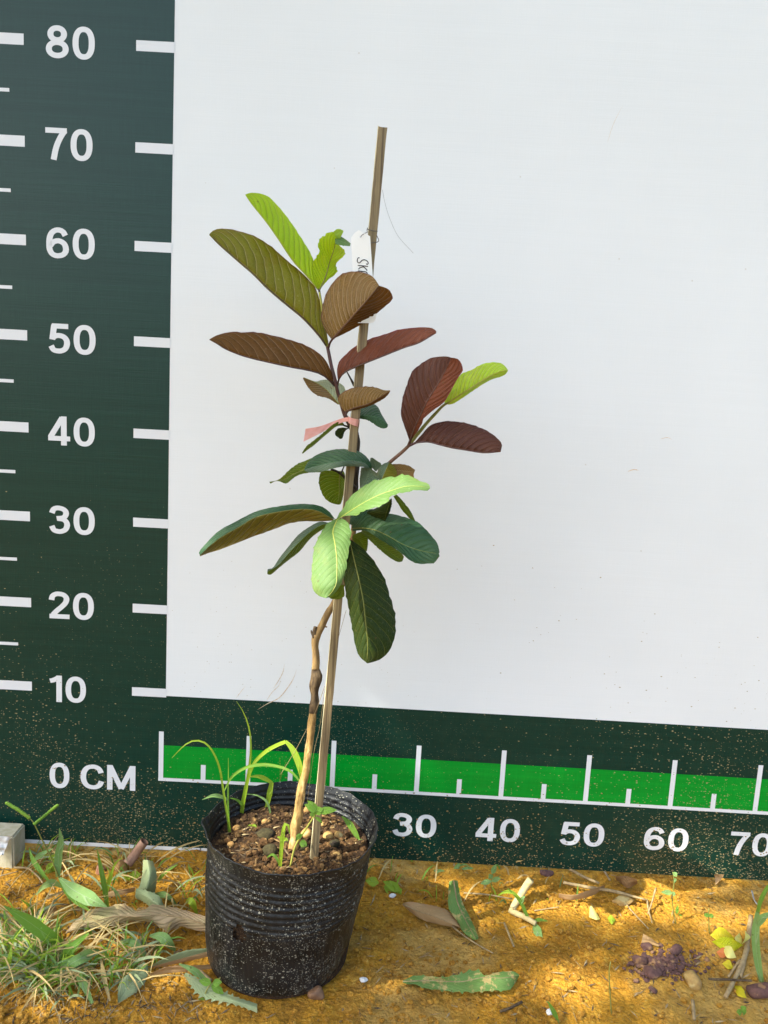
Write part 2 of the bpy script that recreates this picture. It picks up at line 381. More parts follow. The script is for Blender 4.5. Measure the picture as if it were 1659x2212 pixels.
def pinkmat():
    m, nt_, p = mk('pink_plastic'); b = NB(nt_); P = pos(b)
    c = b.mix(b.smooth(b.noise(b.map(P, (60, 60, 300)), 1, 3), .3, .8), (.85, .40, .32), (.90, .52, .44))
    b.l(c, p.inputs['Base Color']); p.inputs['Roughness'].default_value = .4
    t = b.n('ShaderNodeBsdfTranslucent'); t.inputs[0].default_value = (.85, .4, .35, 1)
    ms = b.n('ShaderNodeMixShader'); ms.inputs[0].default_value = .5
    b.l(p.outputs[0], ms.inputs[1]); b.l(t.outputs[0], ms.inputs[2]); b.l(ms.outputs[0], nt_.nodes['Material Output'].inputs[0])
    return m
M_pink = pinkmat()
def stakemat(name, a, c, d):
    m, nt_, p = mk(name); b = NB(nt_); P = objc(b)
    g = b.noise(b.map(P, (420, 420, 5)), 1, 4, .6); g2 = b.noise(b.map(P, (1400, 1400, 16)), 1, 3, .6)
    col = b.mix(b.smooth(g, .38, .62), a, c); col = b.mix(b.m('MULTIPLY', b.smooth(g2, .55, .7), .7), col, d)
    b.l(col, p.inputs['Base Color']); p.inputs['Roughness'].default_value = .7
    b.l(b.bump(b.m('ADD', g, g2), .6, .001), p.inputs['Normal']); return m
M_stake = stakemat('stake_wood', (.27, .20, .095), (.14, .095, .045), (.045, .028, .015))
M_stakeSun = stakemat('stake_sun_painted_face', (.72, .64, .40), (.62, .53, .32), (.48, .38, .2))  # sunlight on the left face, put into the wood colour

def potmat(inner=False):
    m, nt_, p = mk('black_plastic_inside' if inner else 'black_plastic'); b = NB(nt_); P = pos(b)
    sx = b.n('ShaderNodeSeparateXYZ'); b.l(P, sx.inputs[0])
    base = b.mix(b.smooth(b.noise(P, 30, 4), .35, .7), (.0045, .005, .006), (.014, .015, .017))
    base = b.mix(b.m('MULTIPLY', b.smooth(b.noise(b.map(P, (160, 160, 12)), 1, 4, .7), .5, .8), .5), base, (.045, .045, .042))
    tot = None
    for sc_, th, kp, st in ((290, .36, .34, (1, 1, 1.5)), (480, .44, .44, (1, 1, 1.7)), (170, .19, .16, (1, 1, 1.2)), (1000, .55, .40, (1, 1, 1.2))):
        vec = b.map(P, st)
        vc = b.n('ShaderNodeTexVoronoi'); vc.inputs['Scale'].default_value = sc_; b.l(vec, vc.inputs['Vector'])
        sep = b.n('ShaderNodeSeparateColor'); b.l(vc.outputs['Color'], sep.inputs[0])
        pt = b.smooth(b.noise(P, 26, 3), .28, .62)
        k = b.m('LESS_THAN', sep.outputs[0], b.m('MULTIPLY', pt, kp*(.35 if inner else 1)))
        mm = b.m('MULTIPLY', k, b.m('LESS_THAN', vc.outputs['Distance'], b.m('MULTIPLY', sep.outputs[1], th)))
        tot = mm if tot is None else b.m('MAXIMUM', tot, mm)
    c = b.mix(b.m('MULTIPLY', tot, .8), base, b.mix(b.noise(P, 90, 2), (.16, .16, .14), (.52, .48, .36)))
    c = b.mix(b.m('MULTIPLY', b.smooth(b.noise(P, 50, 4, .7), .55, .8), .25), c, (.16, .13, .09))
    b.l(c, p.inputs['Base Color']); p.inputs['Specular IOR Level'].default_value = .35
    b.l(b.m('ADD', .38, b.m('MULTIPLY', tot, .4)), p.inputs['Roughness'])
    h = b.m('ADD', b.m('MULTIPLY', tot, .5), b.noise(b.map(P, (220, 220, 25)), 1, 4))
    b.l(b.bump(h, .75, .0015), p.inputs['Normal']); return m
M_pot = potmat(); M_potin = potmat(True)

def soilmat(name, a, bcol, c, d, sc_=1.0, rough=.95, far=None):
    m, nt_, p = mk(name); b = NB(nt_); P = pos(b)
    n1 = b.noise(P, 14*sc_, 6, .7); n2 = b.noise(P, 160*sc_, 5, .7); n3 = b.noise(P, 3*sc_, 3)
    col = b.mix(b.smooth(n1, .35, .65), a, bcol)
    col = b.mix(b.smooth(n2, .48, .70), col, c)
    col = b.mix(b.m('MULTIPLY', b.smooth(b.noise(P, 520*sc_, 3, .7), .60, .72), .8), col, d)
    v = b.vor(P, 240*sc_); col = b.mix(b.m('MULTIPLY', b.smooth(v, .35, .9), .4), col, tuple(x*.5 for x in a))
    col = b.mix(b.m('MULTIPLY', b.smooth(b.noise(P, 95*sc_, 5, .75), .56, .68), .75), col, tuple(x*.32 for x in bcol))
    if far:
        col = b.mix(b.m('MULTIPLY', b.smooth(b.noise(P, 7, 4, .6), .50, .66), .55), col, (.62, .42, .13))
        col = b.mix(b.m('MULTIPLY', b.smooth(b.noise(b.map(P, (1, 1, 1), (0, 0, 1)), 11, 5, .7), .56, .70), .6), col, (.25, .12, .02))
        ln = b.n('ShaderNodeVectorMath', operation='LENGTH'); b.l(P, ln.inputs[0])
        col = b.mix(b.smooth(ln.outputs['Value'], 1.2, 3.0), col, b.mix(b.smooth(n3, .4, .6), far, tuple(x*1.5 for x in far)))
    b.l(col, p.inputs['Base Color']); p.inputs['Roughness'].default_value = rough; p.inputs['Specular IOR Level'].default_value = .2
    h = b.m('ADD', b.m('MULTIPLY', n2, 1.0), b.m('ADD', b.m('MULTIPLY', v, -.5), b.m('MULTIPLY', b.noise(P, 600*sc_, 3, .7), .4)))
    b.l(b.bump(h, 1.0, .006/sc_), p.inputs['Normal']); return m
M_ground = soilmat('ochre_clay', (.62, .305, .026), (.40, .18, .016), (.68, .39, .055), (.74, .52, .17), far=(.04, .055, .02))
M_crumb = soilmat('clay_crumbs', (.56, .28, .035), (.36, .165, .02), (.68, .42, .09), (.20, .09, .02), 2)
M_soil = soilmat('potting_soil', (.030, .018, .010), (.06, .032, .016), (.14, .08, .035), (.25, .16, .07), 1.6)
M_soilc = soilmat('soil_crumbs', (.19, .095, .035), (.06, .033, .016), (.42, .25, .09), (.025, .015, .01), .7)
M_mud = soilmat('mud_crumbs', (.42, .29, .12), (.32, .21, .08), (.5, .37, .18), (.25, .17, .07), 2)

# ------------------------------------------------------------------ ground
def gh(x, y):
    d = math.hypot(x-.25, y+.1)
    if d > 12: return ZG-0.0
    h = 0.010*noise.noise(V((x*5, y*5, 0)))+0.006*noise.noise(V((x*14, y*14, 3)))
    h += 0.0035*noise.noise(V((x*38, y*38, 5)))
    f = noise.noise(V((x*90, y*90, 9))); h += 0.0030*f+0.0020*noise.noise(V((x*200, y*200, 2)))
    # trodden flat under the pot
    dp = math.hypot(x-.115, y+.145)
    k = min(1, max(0, (dp-.07)/.06)); h = h*k-0.0*(1-k)
    # bank rising a little behind the banner
    if y > .02: h += 0.03*min(1, (y-.02)/.25)
    return ZG+h
def axis(lo, hi, st):
    a = [lo+st*i for i in range(int((hi-lo)/st)+1)]
    s = st; x = a[-1]
    while x < 300: s *= 1.35; x += s; a.append(x)
    s = st; x = a[0]
    while x > -300: s *= 1.35; x -= s; a.insert(0, x)
    return a
def build_ground():
    X = axis(-.36, .92, .0042); Y = axis(-.46, .22, .0042); nx = len(X)
    vs_ = [V((x, y, gh(x, y))) for y in Y for x in X]
    fs = [(j*nx+i, j*nx+i+1, (j+1)*nx+i+1, (j+1)*nx+i) for j in range(len(Y)-1) for i in range(nx-1)]
    o = mesh('ground', vs_, fs, M_ground); tag(o, 'ochre clay ground strewn with crumbs and litter', kind='structure')
build_ground()
def GH(px, py, h=0.0, f=None):
    if f: px, py = fr(f, (px, py))
    p = G(px, py, 0)
    for _ in range(3):
        z = gh(p.x, p.y); d = ray(px, py); p = CAM+d*((z+h*.01-CAM.z)/d.z)
    return p
def cgh(f, pts, h=0.0):
    n = len(pts); return [GH(*p, dens(h, i/max(1, n-1)), f) for i, p in enumerate(pts)]

# ------------------------------------------------------------------ banner
BAN = thing('height_banner', V((.3, 0, -.08)), 'tall white vinyl height chart banner with dark green margins and centimetre scales', 'banner')
def BX(px, py): return U(px, py, 0)
EDGE = 0.0014
ZW = .5*(BX(356, 1503).z+BX(357, 1505).z)
ZWr = BX(1640, 1579).z
ZB = BX(60, 1813).z; ZBr = BX(1640, 1890).z
ztop = 1.45; xl, xr = -.30, 1.12
grid_uvz(xl, xr, ZB, ztop, 0.0, M_white, 'vinyl_sheet', BAN)
grid_uvz(xl, EDGE, ZB, ztop, 0.00018, M_dark, 'green_margin', BAN)
grid_uvz(EDGE, xr, ZB, ZW, 0.00018, M_dark, 'green_margin', BAN)
zb0 = BX(353, 1687).z
zg1 = BX(400, 1613).z; zg0 = zb0+.004
grid_uvz(.0, xr, zg0, zg1, 0.00032, M_green, 'green_strip', BAN)
grid_uvz(-.006, xr, zb0, zg0, 0.00046, M_print, 'base_line', BAN)
for i in range(8):                                         # long upright ticks
    x = .1*i-(.003 if i == 0 else 0)
    grid_uvz(x-.0028, x+.0028, zg0, zb0+.0615, 0.00056, M_print, 'tick_mark', BAN, .01)
    grid_uvz(x+.05-.0028, x+.05+.0028, zg0, zb0+.0225, 0.00056, M_print, 'tick_mark', BAN, .01)
for k in range(1, 14):                                     # ticks up the margin
    z = .1*k
    grid_uvz(-.0380, EDGE+.0006, z-.0052, z+.0052, 0.00036, M_print, 'tick_mark', BAN, .01)
    grid_uvz(xl, -.1545, z-.0055, z+.0055, 0.00036, M_print, 'tick_mark', BAN, .01)
    grid_uvz(xl, -.1700, z+.05-.0018, z+.05+.0018, 0.00036, M_print, 'tick_mark', BAN, .01)
grid_uvz(xl, .24, ZB-.0035, ZB+.0012, 0.0005, M_white, 'hem', BAN)
W0 = .184
def S(pts, n=None): return [V((x, y, 0)) for x, y in pts]
def ell(cx, cy, rx, ry, e=2.35):
    out = []
    for k in range(48):
        a = 2*math.pi*k/48; c, s = math.cos(a), math.sin(a)
        out.append(V((cx+rx*math.copysign(abs(c)**(2/e), c), cy+ry*math.copysign(abs(s)**(2/e), s), 0)))
    return out
GL = {
 '0': (.67, [('c', ell(.335, .5, .245, .415))]),
 '8': (.70, [('c', ell(.35, .735, .205, .18, 2.1)), ('c', ell(.35, .285, .255, .20, 2.1))]),
 '1': (.40, [('l', S([(.30, 1), (.30, 0)])), ('l', S([(.0, .79), (.13, .83), (.27, .92)]))]),
 '2': (.67, [('s', S([(.09, .68), (.12, .82), (.22, .90), (.34, .915), (.47, .89), (.56, .80), (.57, .69), (.52, .57), (.40, .43), (.25, .28), (.13, .13)])), ('l', S([(.02, .085), (.67, .085)]))]),
 '3': (.67, [('s', S([(.10, .73), (.15, .86), (.25, .915), (.36, .915), (.48, .87), (.545, .78), (.53, .66), (.44, .575), (.25, .545)])), ('s', S([(.28, .545), (.46, .52), (.56, .42), (.575, .29), (.52, .16), (.40, .09), (.28, .085), (.16, .13), (.09, .27)]))]),
 '4': (.70, [('l', S([(.50, 1), (.50, 0)])), ('l', S([(.45, .95), (.07, .27)])), ('l', S([(.0, .235), (.70, .235)]))]),
 '5': (.67, [('l', S([(.12, .915), (.62, .915)])), ('l', S([(.19, .95), (.13, .46)])), ('s', S([(.13, .50), (.22, .58), (.34, .605), (.47, .57), (.56, .47), (.58, .33), (.53, .18), (.42, .10), (.30, .085), (.17, .12), (.09, .25)]))]),
 '6': (.69, [('s', S([(.58, .74), (.50, .87), (.37, .915), (.24, .88), (.14, .77), (.095, .60), (.09, .42), (.10, .27), (.17, .14), (.28, .085), (.38, .085), (.50, .12), (.585, .22), (.595, .34), (.55, .47), (.44, .55), (.33, .565), (.2, .51), (.12, .40)]))]),
 '7': (.66, [('l', S([(.0, .915), (.66, .915)])), ('s', S([(.60, .93), (.45, .68), (.33, .38), (.25, .0)]))]),
 'C': (.74, [('s', S([(.67, .67), (.61, .82), (.50, .905), (.37, .915), (.22, .86), (.12, .70), (.09, .5), (.12, .30), (.22, .14), (.37, .085), (.50, .095), (.62, .18), (.68, .34)]))]),
 'M': (.95, [('l', S([(.09, 1), (.09, 0)])), ('l', S([(.86, 1), (.86, 0)])), ('l', S([(.10, .97), (.475, .06)])), ('l', S([(.85, .97), (.475, .06)]))]),
}
def glyph_vf(ch, x0, z0, hgt, vs_, fs, layer, wid=1.0):
    for kind, P in GL[ch][1]:
        layer[0] += 1; off = 0.0004+0.00004*(layer[0] % 9)
        if kind == 's': P = catmull(P, 40)
        elif kind == 'l' : P = catmull(P, 12)
        n = len(P); o = len(vs_)
        for i in range(n):
            if kind == 'c': T = (P[(i+1) % n]-P[i-1]).normalized()
            else: T = (P[min(i+1, n-1)]-P[max(i-1, 0)]).normalized()
            Nn = V((-T.y, T.x, 0)); ww = W0*(1-.10*abs(T.x))
            for s in (-.5, .5):
                q = P[i]+Nn*ww*s; x = x0+q.x*hgt*wid; z = z0+q.y*hgt
                vs_.append(V((x, yb(x, z)-off, z)))
        m = n if kind == 'c' else n-1
        for i in range(m):
            a = o+i*2; b_ = o+((i+1) % n)*2; fs.append((a, b_, b_+1, a+1))
def number(txt, px, py, x0px, x1px, hgt):
    c = BX(px, py); width = BX(x1px, py).x-BX(x0px, py).x
    tw = sum(GL[ch][0] for ch in txt)+.115*(len(txt)-1)
    wid = width/(tw*hgt); x = BX(x0px, py).x; vs_, fs = [], []; ly = [0]
    for ch in txt:
        glyph_vf(ch, x, c.z-hgt/2, hgt, vs_, fs, ly, wid); x += (GL[ch][0]+.115)*hgt*wid
    o = mesh('numeral', vs_, fs, M_print, BAN, smooth=False); o['label'] = 'white printed ' + txt
for t, px, py, a, b in (('80', 151, 91, 98, 204), ('70', 149, 312, 98, 199.6), ('60', 152.5, 526, 100.4, 204.6), ('50', 155.4, 733, 104.2, 206.6),
                        ('40', 154.4, 932, 104, 204.6), ('30', 154.6, 1124.5, 105, 204), ('20', 153.5, 1309, 105, 202), ('10', 147, 1489, 108.3, 185.5),
                        ('0', 129.5, 1674, 108.3, 150.6), ('C', 199.5, 1677.5, 174.6, 223.7), ('M', 262, 1680, 231.9, 292.5)):
    number(t, px, py, a, b, .0320 if t not in 'CM' else .0310)
for t, px, py, a, b in (('30', 895, 1784, 847.4, 942.6), ('40', 1075.7, 1793, 1028, 1123.3), ('50', 1257.3, 1802.5, 1209, 1305.5),
                        ('60', 1439.2, 1812.6, 1391.4, 1487), ('70', 1622, 1823, 1576, 1667), ('20', 712, 1772, 665, 759), ('10', 530, 1762, 490, 570)):
    number(t, px, py, a, b, .0297)
# brown brush marks low on the white, and mud crumbs stuck along the bottom
M_smear = plain('rust_smear', (.55, .33, .13), (.75, .62, .45), 500, .8, .1, .0003, det=3)
def smear(f, pts, wd):
    P = catmull([BX(*fr(f, p)) for p in pts], 24); vs_, fs = [], []
    for i, p in enumerate(P):
        t = i/23; ww = wd*.01*math.sin(math.pi*min(1, t*.9+.08))*(.5+.7*abs(noise.noise(V((i*.9, wd, 0)))))
        T = (P[min(i+1, 23)]-P[max(i-1, 0)]).normalized(); Nn = V((-T.z, 0, T.x))
        for s in (-1, 1):
            q = p+Nn*ww*s*.5; vs_.append(V((q.x, yb(q.x, q.z)-.0004, q.z)))
    return mesh('rust_smear', vs_, [(i*2, i*2+2, i*2+3, i*2+1) for i in range(23)], M_smear, BAN, smooth=False)
smear('3', [(485, 915), (560, 870), (640, 830), (700, 760), (745, 690), (770, 620)], .14)
smear('3', [(600, 760), (640, 700), (670, 640), (682, 580)], .10)
smear('3', [(550, 850), (590, 790), (640, 740), (655, 700)], .08)
smear('3', [(330, 830), (360, 790), (400, 740)], .06)
smear('D', [(1312, 308), (1325, 268), (1345, 228)], .04)
smear('D', [(1355, 1018), (1368, 1014), (1380, 1016)], .16)
smear('D', [(1425, 948), (1440, 945), (1450, 949)], .08)
items = []
for k in range(5200):
    x = rnd.uniform(-.25, .95); z = ZB+abs(rnd.gauss(0, .028)) if k % 3 else ZB+rnd.uniform(0, .10)
    den = .30+.7*max(0, noise.noise(V((x*14, 0, z*6)))*1.6+(.35 if .18 < x < .45 else -.15))
    if rnd.random() > den: continue
    s = .0003+.0006*rnd.random()**3; items.append((V((x, yb(x, z)-.0009, z)), (s*1.5, s*.7, s*1.1), k))
tag(lumps('mud_splash', items, M_mud, BAN), kind='stuff')

# ------------------------------------------------------------------ leaf builder
def lerpc(P, t):
    x = t*(len(P)-1); i = min(int(x), len(P)-2); return P[i].lerp(P[i+1], x-i)
def leaf(parent, M, A, B, mats, label=None, bulge=.25, ripple=.07, serr=.02, nu=36, nv=6, rib=None, ribr=.045, name='leaf', loc=None, seed=None, teeth=0):
    """M midrib, A and B margins: lists of 3D points from base to tip"""
    seed = rnd.random()*50 if seed is None else seed
    M = catmull(M, nu); A = catmull(A, nu); B = catmull(B, nu)
    tocam = (CAM-M[nu//2]).normalized()
    wA = sum((A[i]-M[i]).length for i in range(nu))/nu; wB = sum((B[i]-M[i]).length for i in range(nu))/nu
    vs_, uv, fs, fm = [], [], [], []
    cols = 2*nv+1
    for i in range(nu):
        u = i/(nu-1)
        for j in range(cols):
            s = (j-nv)/nv; t = abs(s); E_ = A[i] if s < 0 else B[i]
            wd = (E_-M[i]).length
            p = M[i].lerp(E_, t)
            ph = 2*math.pi*(u*12-t*2.2)
            env = math.sin(math.pi*min(1, u*1.02))
            if u < .02 or u > .985: env = 0
            dpt = bulge*4*t*(1-t)*wd*.35+ripple*.01*math.sin(ph)*t*env*(wA+wB)/.03*.6
            dpt += .0016*t*env*noise.noise(V((u*6+seed, s*2, 0)))*(1 if wd > .004 else .3)
            p = p+tocam*dpt
            if t == 1:
                o = (E_-M[i])
                if o.length > 1e-5:
                    q = noise.noise(V((u*26+seed, s*3, 1)))*serr*.05*env
                    if teeth:
                        q += teeth*.01*max(0, 1-abs(((u*13+seed) % 1)-.5)*5)*env
                    p = p+o.normalized()*q
            vs_.append(p); uv.append((u, .5+s*.5))
    for i in range(nu-1):
        for j in range(cols-1):
            a = i*cols+j; fs.append((a, a+1, a+cols+1, a+cols)); fm.append(0 if j < nv else (1 if isinstance(mats, (list, tuple)) and len(mats) > 1 else 0))
    o = mesh(name, vs_, fs, mats, parent, loc, uv=uv, fmat=fm)
    if label: o['label'] = label
    if rib:
        r = tube_vf([m+tocam*.0002 for m in M[::2]], [ribr*.01, ribr*.01*.3], 6)
        mesh('midrib', r[0], r[1], rib, o, uv=r[2])
    return o
def off(pts, dx, dy): return [(p[0]+dx, p[1]+dy) for p in pts]

# ------------------------------------------------------------------ the sapling
SOILZ = ZG+.115
def SO(f, x, y, h=0.0):                                    # point on the soil in the pot
    d = ray(*fr(f, (x, y))); return CAM+d*((SOILZ+h*.01-CAM.z)/d.z)
base = SO('3', 742, 1925)
TREE = thing('guava_sapling', base, 'young guava sapling with lime, bronze and dark green leaves in a black grow bag', 'sapling')
by = base.y*100
def YB(k): return by+k
tr = [(742, 1930), (768, 1760), (795, 1560), (835, 1360), (858, 1200), (876, 1060), (890, 900)]
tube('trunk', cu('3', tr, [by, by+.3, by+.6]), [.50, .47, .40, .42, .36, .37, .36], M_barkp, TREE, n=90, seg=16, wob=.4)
tube('trunk', cu('3', [(889, 930), (895, 860), (905, 760), (912, 690), (910, 640), (907, 600)], [by+.6, by+.8]), [.37, .40, .36, .47, .50, .38], M_barkd, TREE, n=40, seg=14, wob=.5)['label'] = 'dark knobbly graft union of the trunk'
tube('trunk', cu('3', [(908, 615), (908, 520), (908, 430), (915, 365)], [by+.8, by+1]), [.38, .34, .33, .40], M_bark, TREE, n=24, seg=12, wob=.3)
tube('stub', cu('3', [(903, 385), (900, 345), (904, 308)], by+.9), [.26, .22, .16], M_barkd, TREE, n=10, seg=10, wob=.5)
tube('stub', cu('3', [(893, 380), (880, 355), (876, 335)], by+.8), [.12, .09, .06], M_barkd, TREE, n=6, seg=8, wob=.5)
tube('stub', cu('3', [(960, 300), (980, 308), (992, 312)], by+1), [.1, .08, .06], M_bark, TREE, n=6, seg=8, wob=.4)
br = cu('3', [(915, 380), (930, 340), (965, 275), (1005, 200), (1050, 120)], [by+1, by+1.4])
tube('branch', br+cu('D', [(748, 1235), (762, 1160), (768, 1085)], [by+1.5, by+1.6]), [.36, .30, .28, .27, .26], M_twig if False else M_bark, TREE, n=40, seg=12, wob=.25)
tube('branch', cu('B', [(945, 1020), (935, 940), (948, 860), (955, 700), (956, 520), (958, 400), (950, 345), (925, 325)], [by+1.2, by+.6]), [.24, .26, .26, .27, .29, .33, .2], M_trunk, TREE, n=50, seg=12, wob=.35)['label'] = 'blackish stem beside the stake'
tube('shoot', cu('1', [(1195, 1870), (1160, 1800), (1125, 1730), (1095, 1640), (1070, 1560), (1052, 1480), (1020, 1350), (993, 1220), (965, 1060), (950, 920), (932, 800)], [by+.2, by-.6, by-.4]), [.28, .20, .17, .16, .16, .15, .12, .09], M_purple, TREE, n=60, seg=10, wob=.15)
tube('shoot', cu('1', [(993, 1225), (970, 1060), (952, 930), (935, 830)], [by-.65, by-.75]), [.10, .13, .12, .08], M_limst, TREE, n=20, seg=10, wob=.1)
tube('twig', cu('B', [(720, 705), (780, 728), (850, 785), (910, 845), (945, 880)], [by-.8, by+.6]), [.10, .12, .15, .2], M_trunk, TREE, n=16, wob=.2)
tube('twig', cu('B', [(810, 745), (825, 715), (840, 680)], [by, by+.4]), [.09, .06], M_trunk, TREE, n=8)
tube('twig', cu('B', [(930, 340), (895, 315), (850, 300), (830, 292)], [by, by-.6]), [.11, .09, .07], M_trunk, TREE, n=10)
tube('twig', cu('B', [(900, 330), (885, 322), (865, 325)], [by, by-.4]), [.07, .05], M_trunk, TREE, n=6)
tube('twig', cu('B', [(925, 325), (905, 290), (915, 262), (935, 245)], [by, by-.8]), [.10, .09, .06], M_purple, TREE, n=8)
tube('twig', cu('1', [(1190, 1510), (1160, 1455), (1135, 1408)], by+.6), [.14, .08, .06], M_trunk, TREE, n=8, wob=.3)
tube('side_branch', cu('2', [(835, 400), (860, 330), (905, 255), (960, 195), (1005, 152), (1060, 105), (1105, 62)], [by+.8, by-1.5, by-2.2]), [.22, .17, .16, .15], M_twig, TREE, n=40, seg=10, wob=.12)
tube('side_branch', cu('A', [(310, 1240), (400, 1130), (500, 1010), (600, 900), (680, 820), (760, 775)], [by-2.2, by-2.6]), [.16, .15, .13, .10], M_oliv, TREE, n=30, seg=10, wob=.1)
tube('leaf_stalk', cu('1', [(1000, 1240), (1015, 1195), (1040, 1160)], [by-.7, by-1.5]), [.11, .08], M_purple, TREE, n=8)
tube('leaf_stalk', cu('1', [(1052, 1500), (1020, 1475), (985, 1445)], [by-.5, by-1]), [.12, .07], M_purple, TREE, n=8)
tube('leaf_stalk', cu('1', [(1068, 1510), (1072, 1480), (1082, 1445)], [by-.5, by-.8]), [.10, .07], M_purple, TREE, n=8)
tube('leaf_stalk', cu('1', [(1135, 1760), (1128, 1720), (1145, 1690)], [by-.4, by-1.5]), [.11, .08], M_purple, TREE, n=8)
tube('leaf_stalk', cu('A', [(300, 1250), (325, 1185), (345, 1110)], [by-2.3, by-2.8]), [.13, .09], M_purple, TREE, n=8)
tube('leaf_stalk', cu('A', [(310, 1255), (350, 1238), (400, 1218)], [by-2.3, by-2.6]), [.14, .08], M_purple, TREE, n=8)

def LF(f, M, A, B, dM, dA, dB, mats, label=None, **kw):
    return leaf(TREE, cu(f, M, dM), cu(f, A, dA), cu(f, B, dB), mats, label, **kw)
b0 = by
# upper tier
m = [(925, 812), (850, 720), (740, 600), (640, 450), (540, 310), (450, 200), (398, 124)]
LF('1', m, [(932, 790), (905, 650), (878, 560), (800, 430), (720, 310), (640, 210), (570, 140), (510, 115), (440, 108), (398, 122)], off(m, 3, 6),
   [b0-.8, b0-1.5, b0-1], [b0-.9, b0+.8, b0-1], [b0-.8, b0+1.2, b0-1], L_lime, 'topmost long lime-green leaf', rib=M_limst, ribr=.06)
m = [(985, 1218), (930, 1140), (820, 1020), (700, 920), (570, 810), (460, 700), (380, 630), (300, 560), (210, 480), (140, 407)]
LF('1', m, [(1002, 1195), (965, 1010), (930, 860), (900, 790), (800, 680), (700, 600), (600, 510), (500, 440), (400, 400), (300, 375), (220, 368), (170, 380), (140, 405)], off(m, -4, 9),
   [b0-.8, b0-2.4, b0-2.6], [b0-.8, b0-.4, b0-2.6], [b0-.8, b0-.2, b0-2.6], L_olive, 'large olive-bronze leaf pointing up left', rib=M_purple, ribr=.07, ripple=.09)
LF('1', [(938, 812), (980, 720), (1008, 620), (1035, 540), (1062, 450)], [(930, 805), (905, 740), (888, 640), (900, 590), (935, 540), (925, 470), (980, 410), (1035, 392), (1062, 440)],
   [(948, 800), (1000, 740), (1060, 690), (1060, 620), (1112, 570), (1118, 525), (1090, 500), (1075, 470), (1062, 450)], [b0-.8, b0-.4, b0-1.6], [b0-.8, b0-1.6, b0-1.8], [b0-.8, b0+.6, b0-1.4], L_lime,
   'small crinkled lime leaf beside the plant tag', rib=M_oliv, ribr=.07, ripple=.15, serr=.05)
LF('1', [(1050, 440), (1095, 462), (1160, 488)], [(1040, 415), (1080, 420), (1120, 442), (1163, 476)], [(1050, 480), (1100, 492), (1160, 497)], [b0-1.7, b0-1.4], [b0-1.5, b0-.6], [b0-1.8, b0-2], L_sunlime, nu=16, nv=4)
LF('1', [(1042, 420), (1070, 405), (1110, 386)], [(1033, 398), (1055, 375), (1080, 371), (1110, 384)], [(1055, 440), (1085, 438), (1102, 408), (1111, 388)], [b0-1.6, b0-1.2], [b0-1.4, b0-1], [b0-1.7, b0-1.3], L_limeback, nu=16, nv=4)
LF('1', [(1035, 1168), (1120, 1072), (1200, 982), (1285, 885), (1368, 782)], [(1022, 1170), (985, 1120), (955, 1055), (948, 1010), (965, 900), (1000, 810), (1060, 730), (1120, 690), (1200, 679), (1280, 695), (1330, 725), (1368, 780)],
   [(1045, 1165), (1120, 1130), (1230, 1070), (1330, 1000), (1430, 920), (1466, 880), (1460, 840), (1430, 805), (1368, 782)], [b0-1.4, b0-3.6, b0-4.6], [b0-1.5, b0-1.6, b0-4.4], [b0-1.5, b0-2.4, b0-4.5], [L_tan, L_bronze],
   'broad brown leaf covering the lower half of the plant tag', rib=M_twig, ribr=.10, ripple=.12, bulge=-.15)
# second tier
m = [(1045, 1512), (1000, 1462), (940, 1422), (850, 1397), (740, 1377), (600, 1347), (450, 1312), (350, 1282), (250, 1240), (190, 1202), (138, 1173)]
LF('1', m, [(1035, 1470), (1020, 1400), (970, 1310), (900, 1250), (820, 1210), (720, 1175), (600, 1145), (480, 1120), (390, 1122), (300, 1118), (200, 1140), (138, 1172)], off(m, 0, 5),
   [b0-.6, b0-2.8, b0-3.4], [b0-.6, b0-.6, b0-3.2], [b0-.6, b0-.6, b0-3.4], L_bronze, 'long bronze leaf pointing left below the olive leaf', rib=M_purple, ribr=.08, ripple=.10)
m = [(1072, 1490), (1088, 1442), (1140, 1400), (1250, 1352), (1400, 1292), (1550, 1232), (1660, 1195), (1783, 1122)]
LF('1', m, [(1070, 1475), (1064, 1390), (1082, 1330), (1130, 1280), (1200, 1220), (1300, 1170), (1400, 1140), (1500, 1105), (1600, 1090), (1680, 1085), (1750, 1090), (1784, 1112)], off(m, 2, 6),
   [b0-.6, b0-3, b0-4.2], [b0-.6, b0-1, b0-4], [b0-.6, b0-1, b0-4.2], L_red, 'long russet leaf pointing right across the stake', rib=M_purple, ribr=.08, ripple=.08)
LF('1', [(1078, 1645), (1035, 1592), (980, 1532), (900, 1482), (822, 1450)], [(1068, 1645), (1000, 1602), (920, 1580), (860, 1530), (815, 1455)], [(1130, 1560), (1112, 1512), (1060, 1480), (1000, 1465), (950, 1468), (905, 1478), (822, 1448)],
   [b0-.4, b0-.2, b0-1.4], [b0-.5, b0-1.8, b0-1.4], [b0+.8, b0+1.4, b0-1.4], [L_tan, leafmat('leaf_pale_cream', (.42, .46, .27), (.48, .50, .30), (.60, .60, .40), (.5, .55, .3), .3, pale=.4, spec=.2)], 'small folded leaf with pale upper half', rib=M_limst, ribr=.04)
LF('1', [(1120, 1697), (1200, 1668), (1290, 1642), (1350, 1608), (1400, 1577), (1450, 1547)], [(1082, 1650), (1070, 1600), (1108, 1555), (1180, 1525), (1260, 1515), (1340, 1520), (1400, 1541), (1450, 1543)],
   [(1125, 1702), (1210, 1682), (1300, 1657), (1390, 1612), (1430, 1580), (1450, 1550)], [b0-1.4, b0-3, b0-3.4], [b0-1.2, b0-2.2, b0-3.4], [b0-1.4, b0-2.6, b0-3.4], [L_tan, L_bronze],
   'small ribbed brown leaf in front of the stake', rib=M_twig, ribr=.05, ripple=.25)
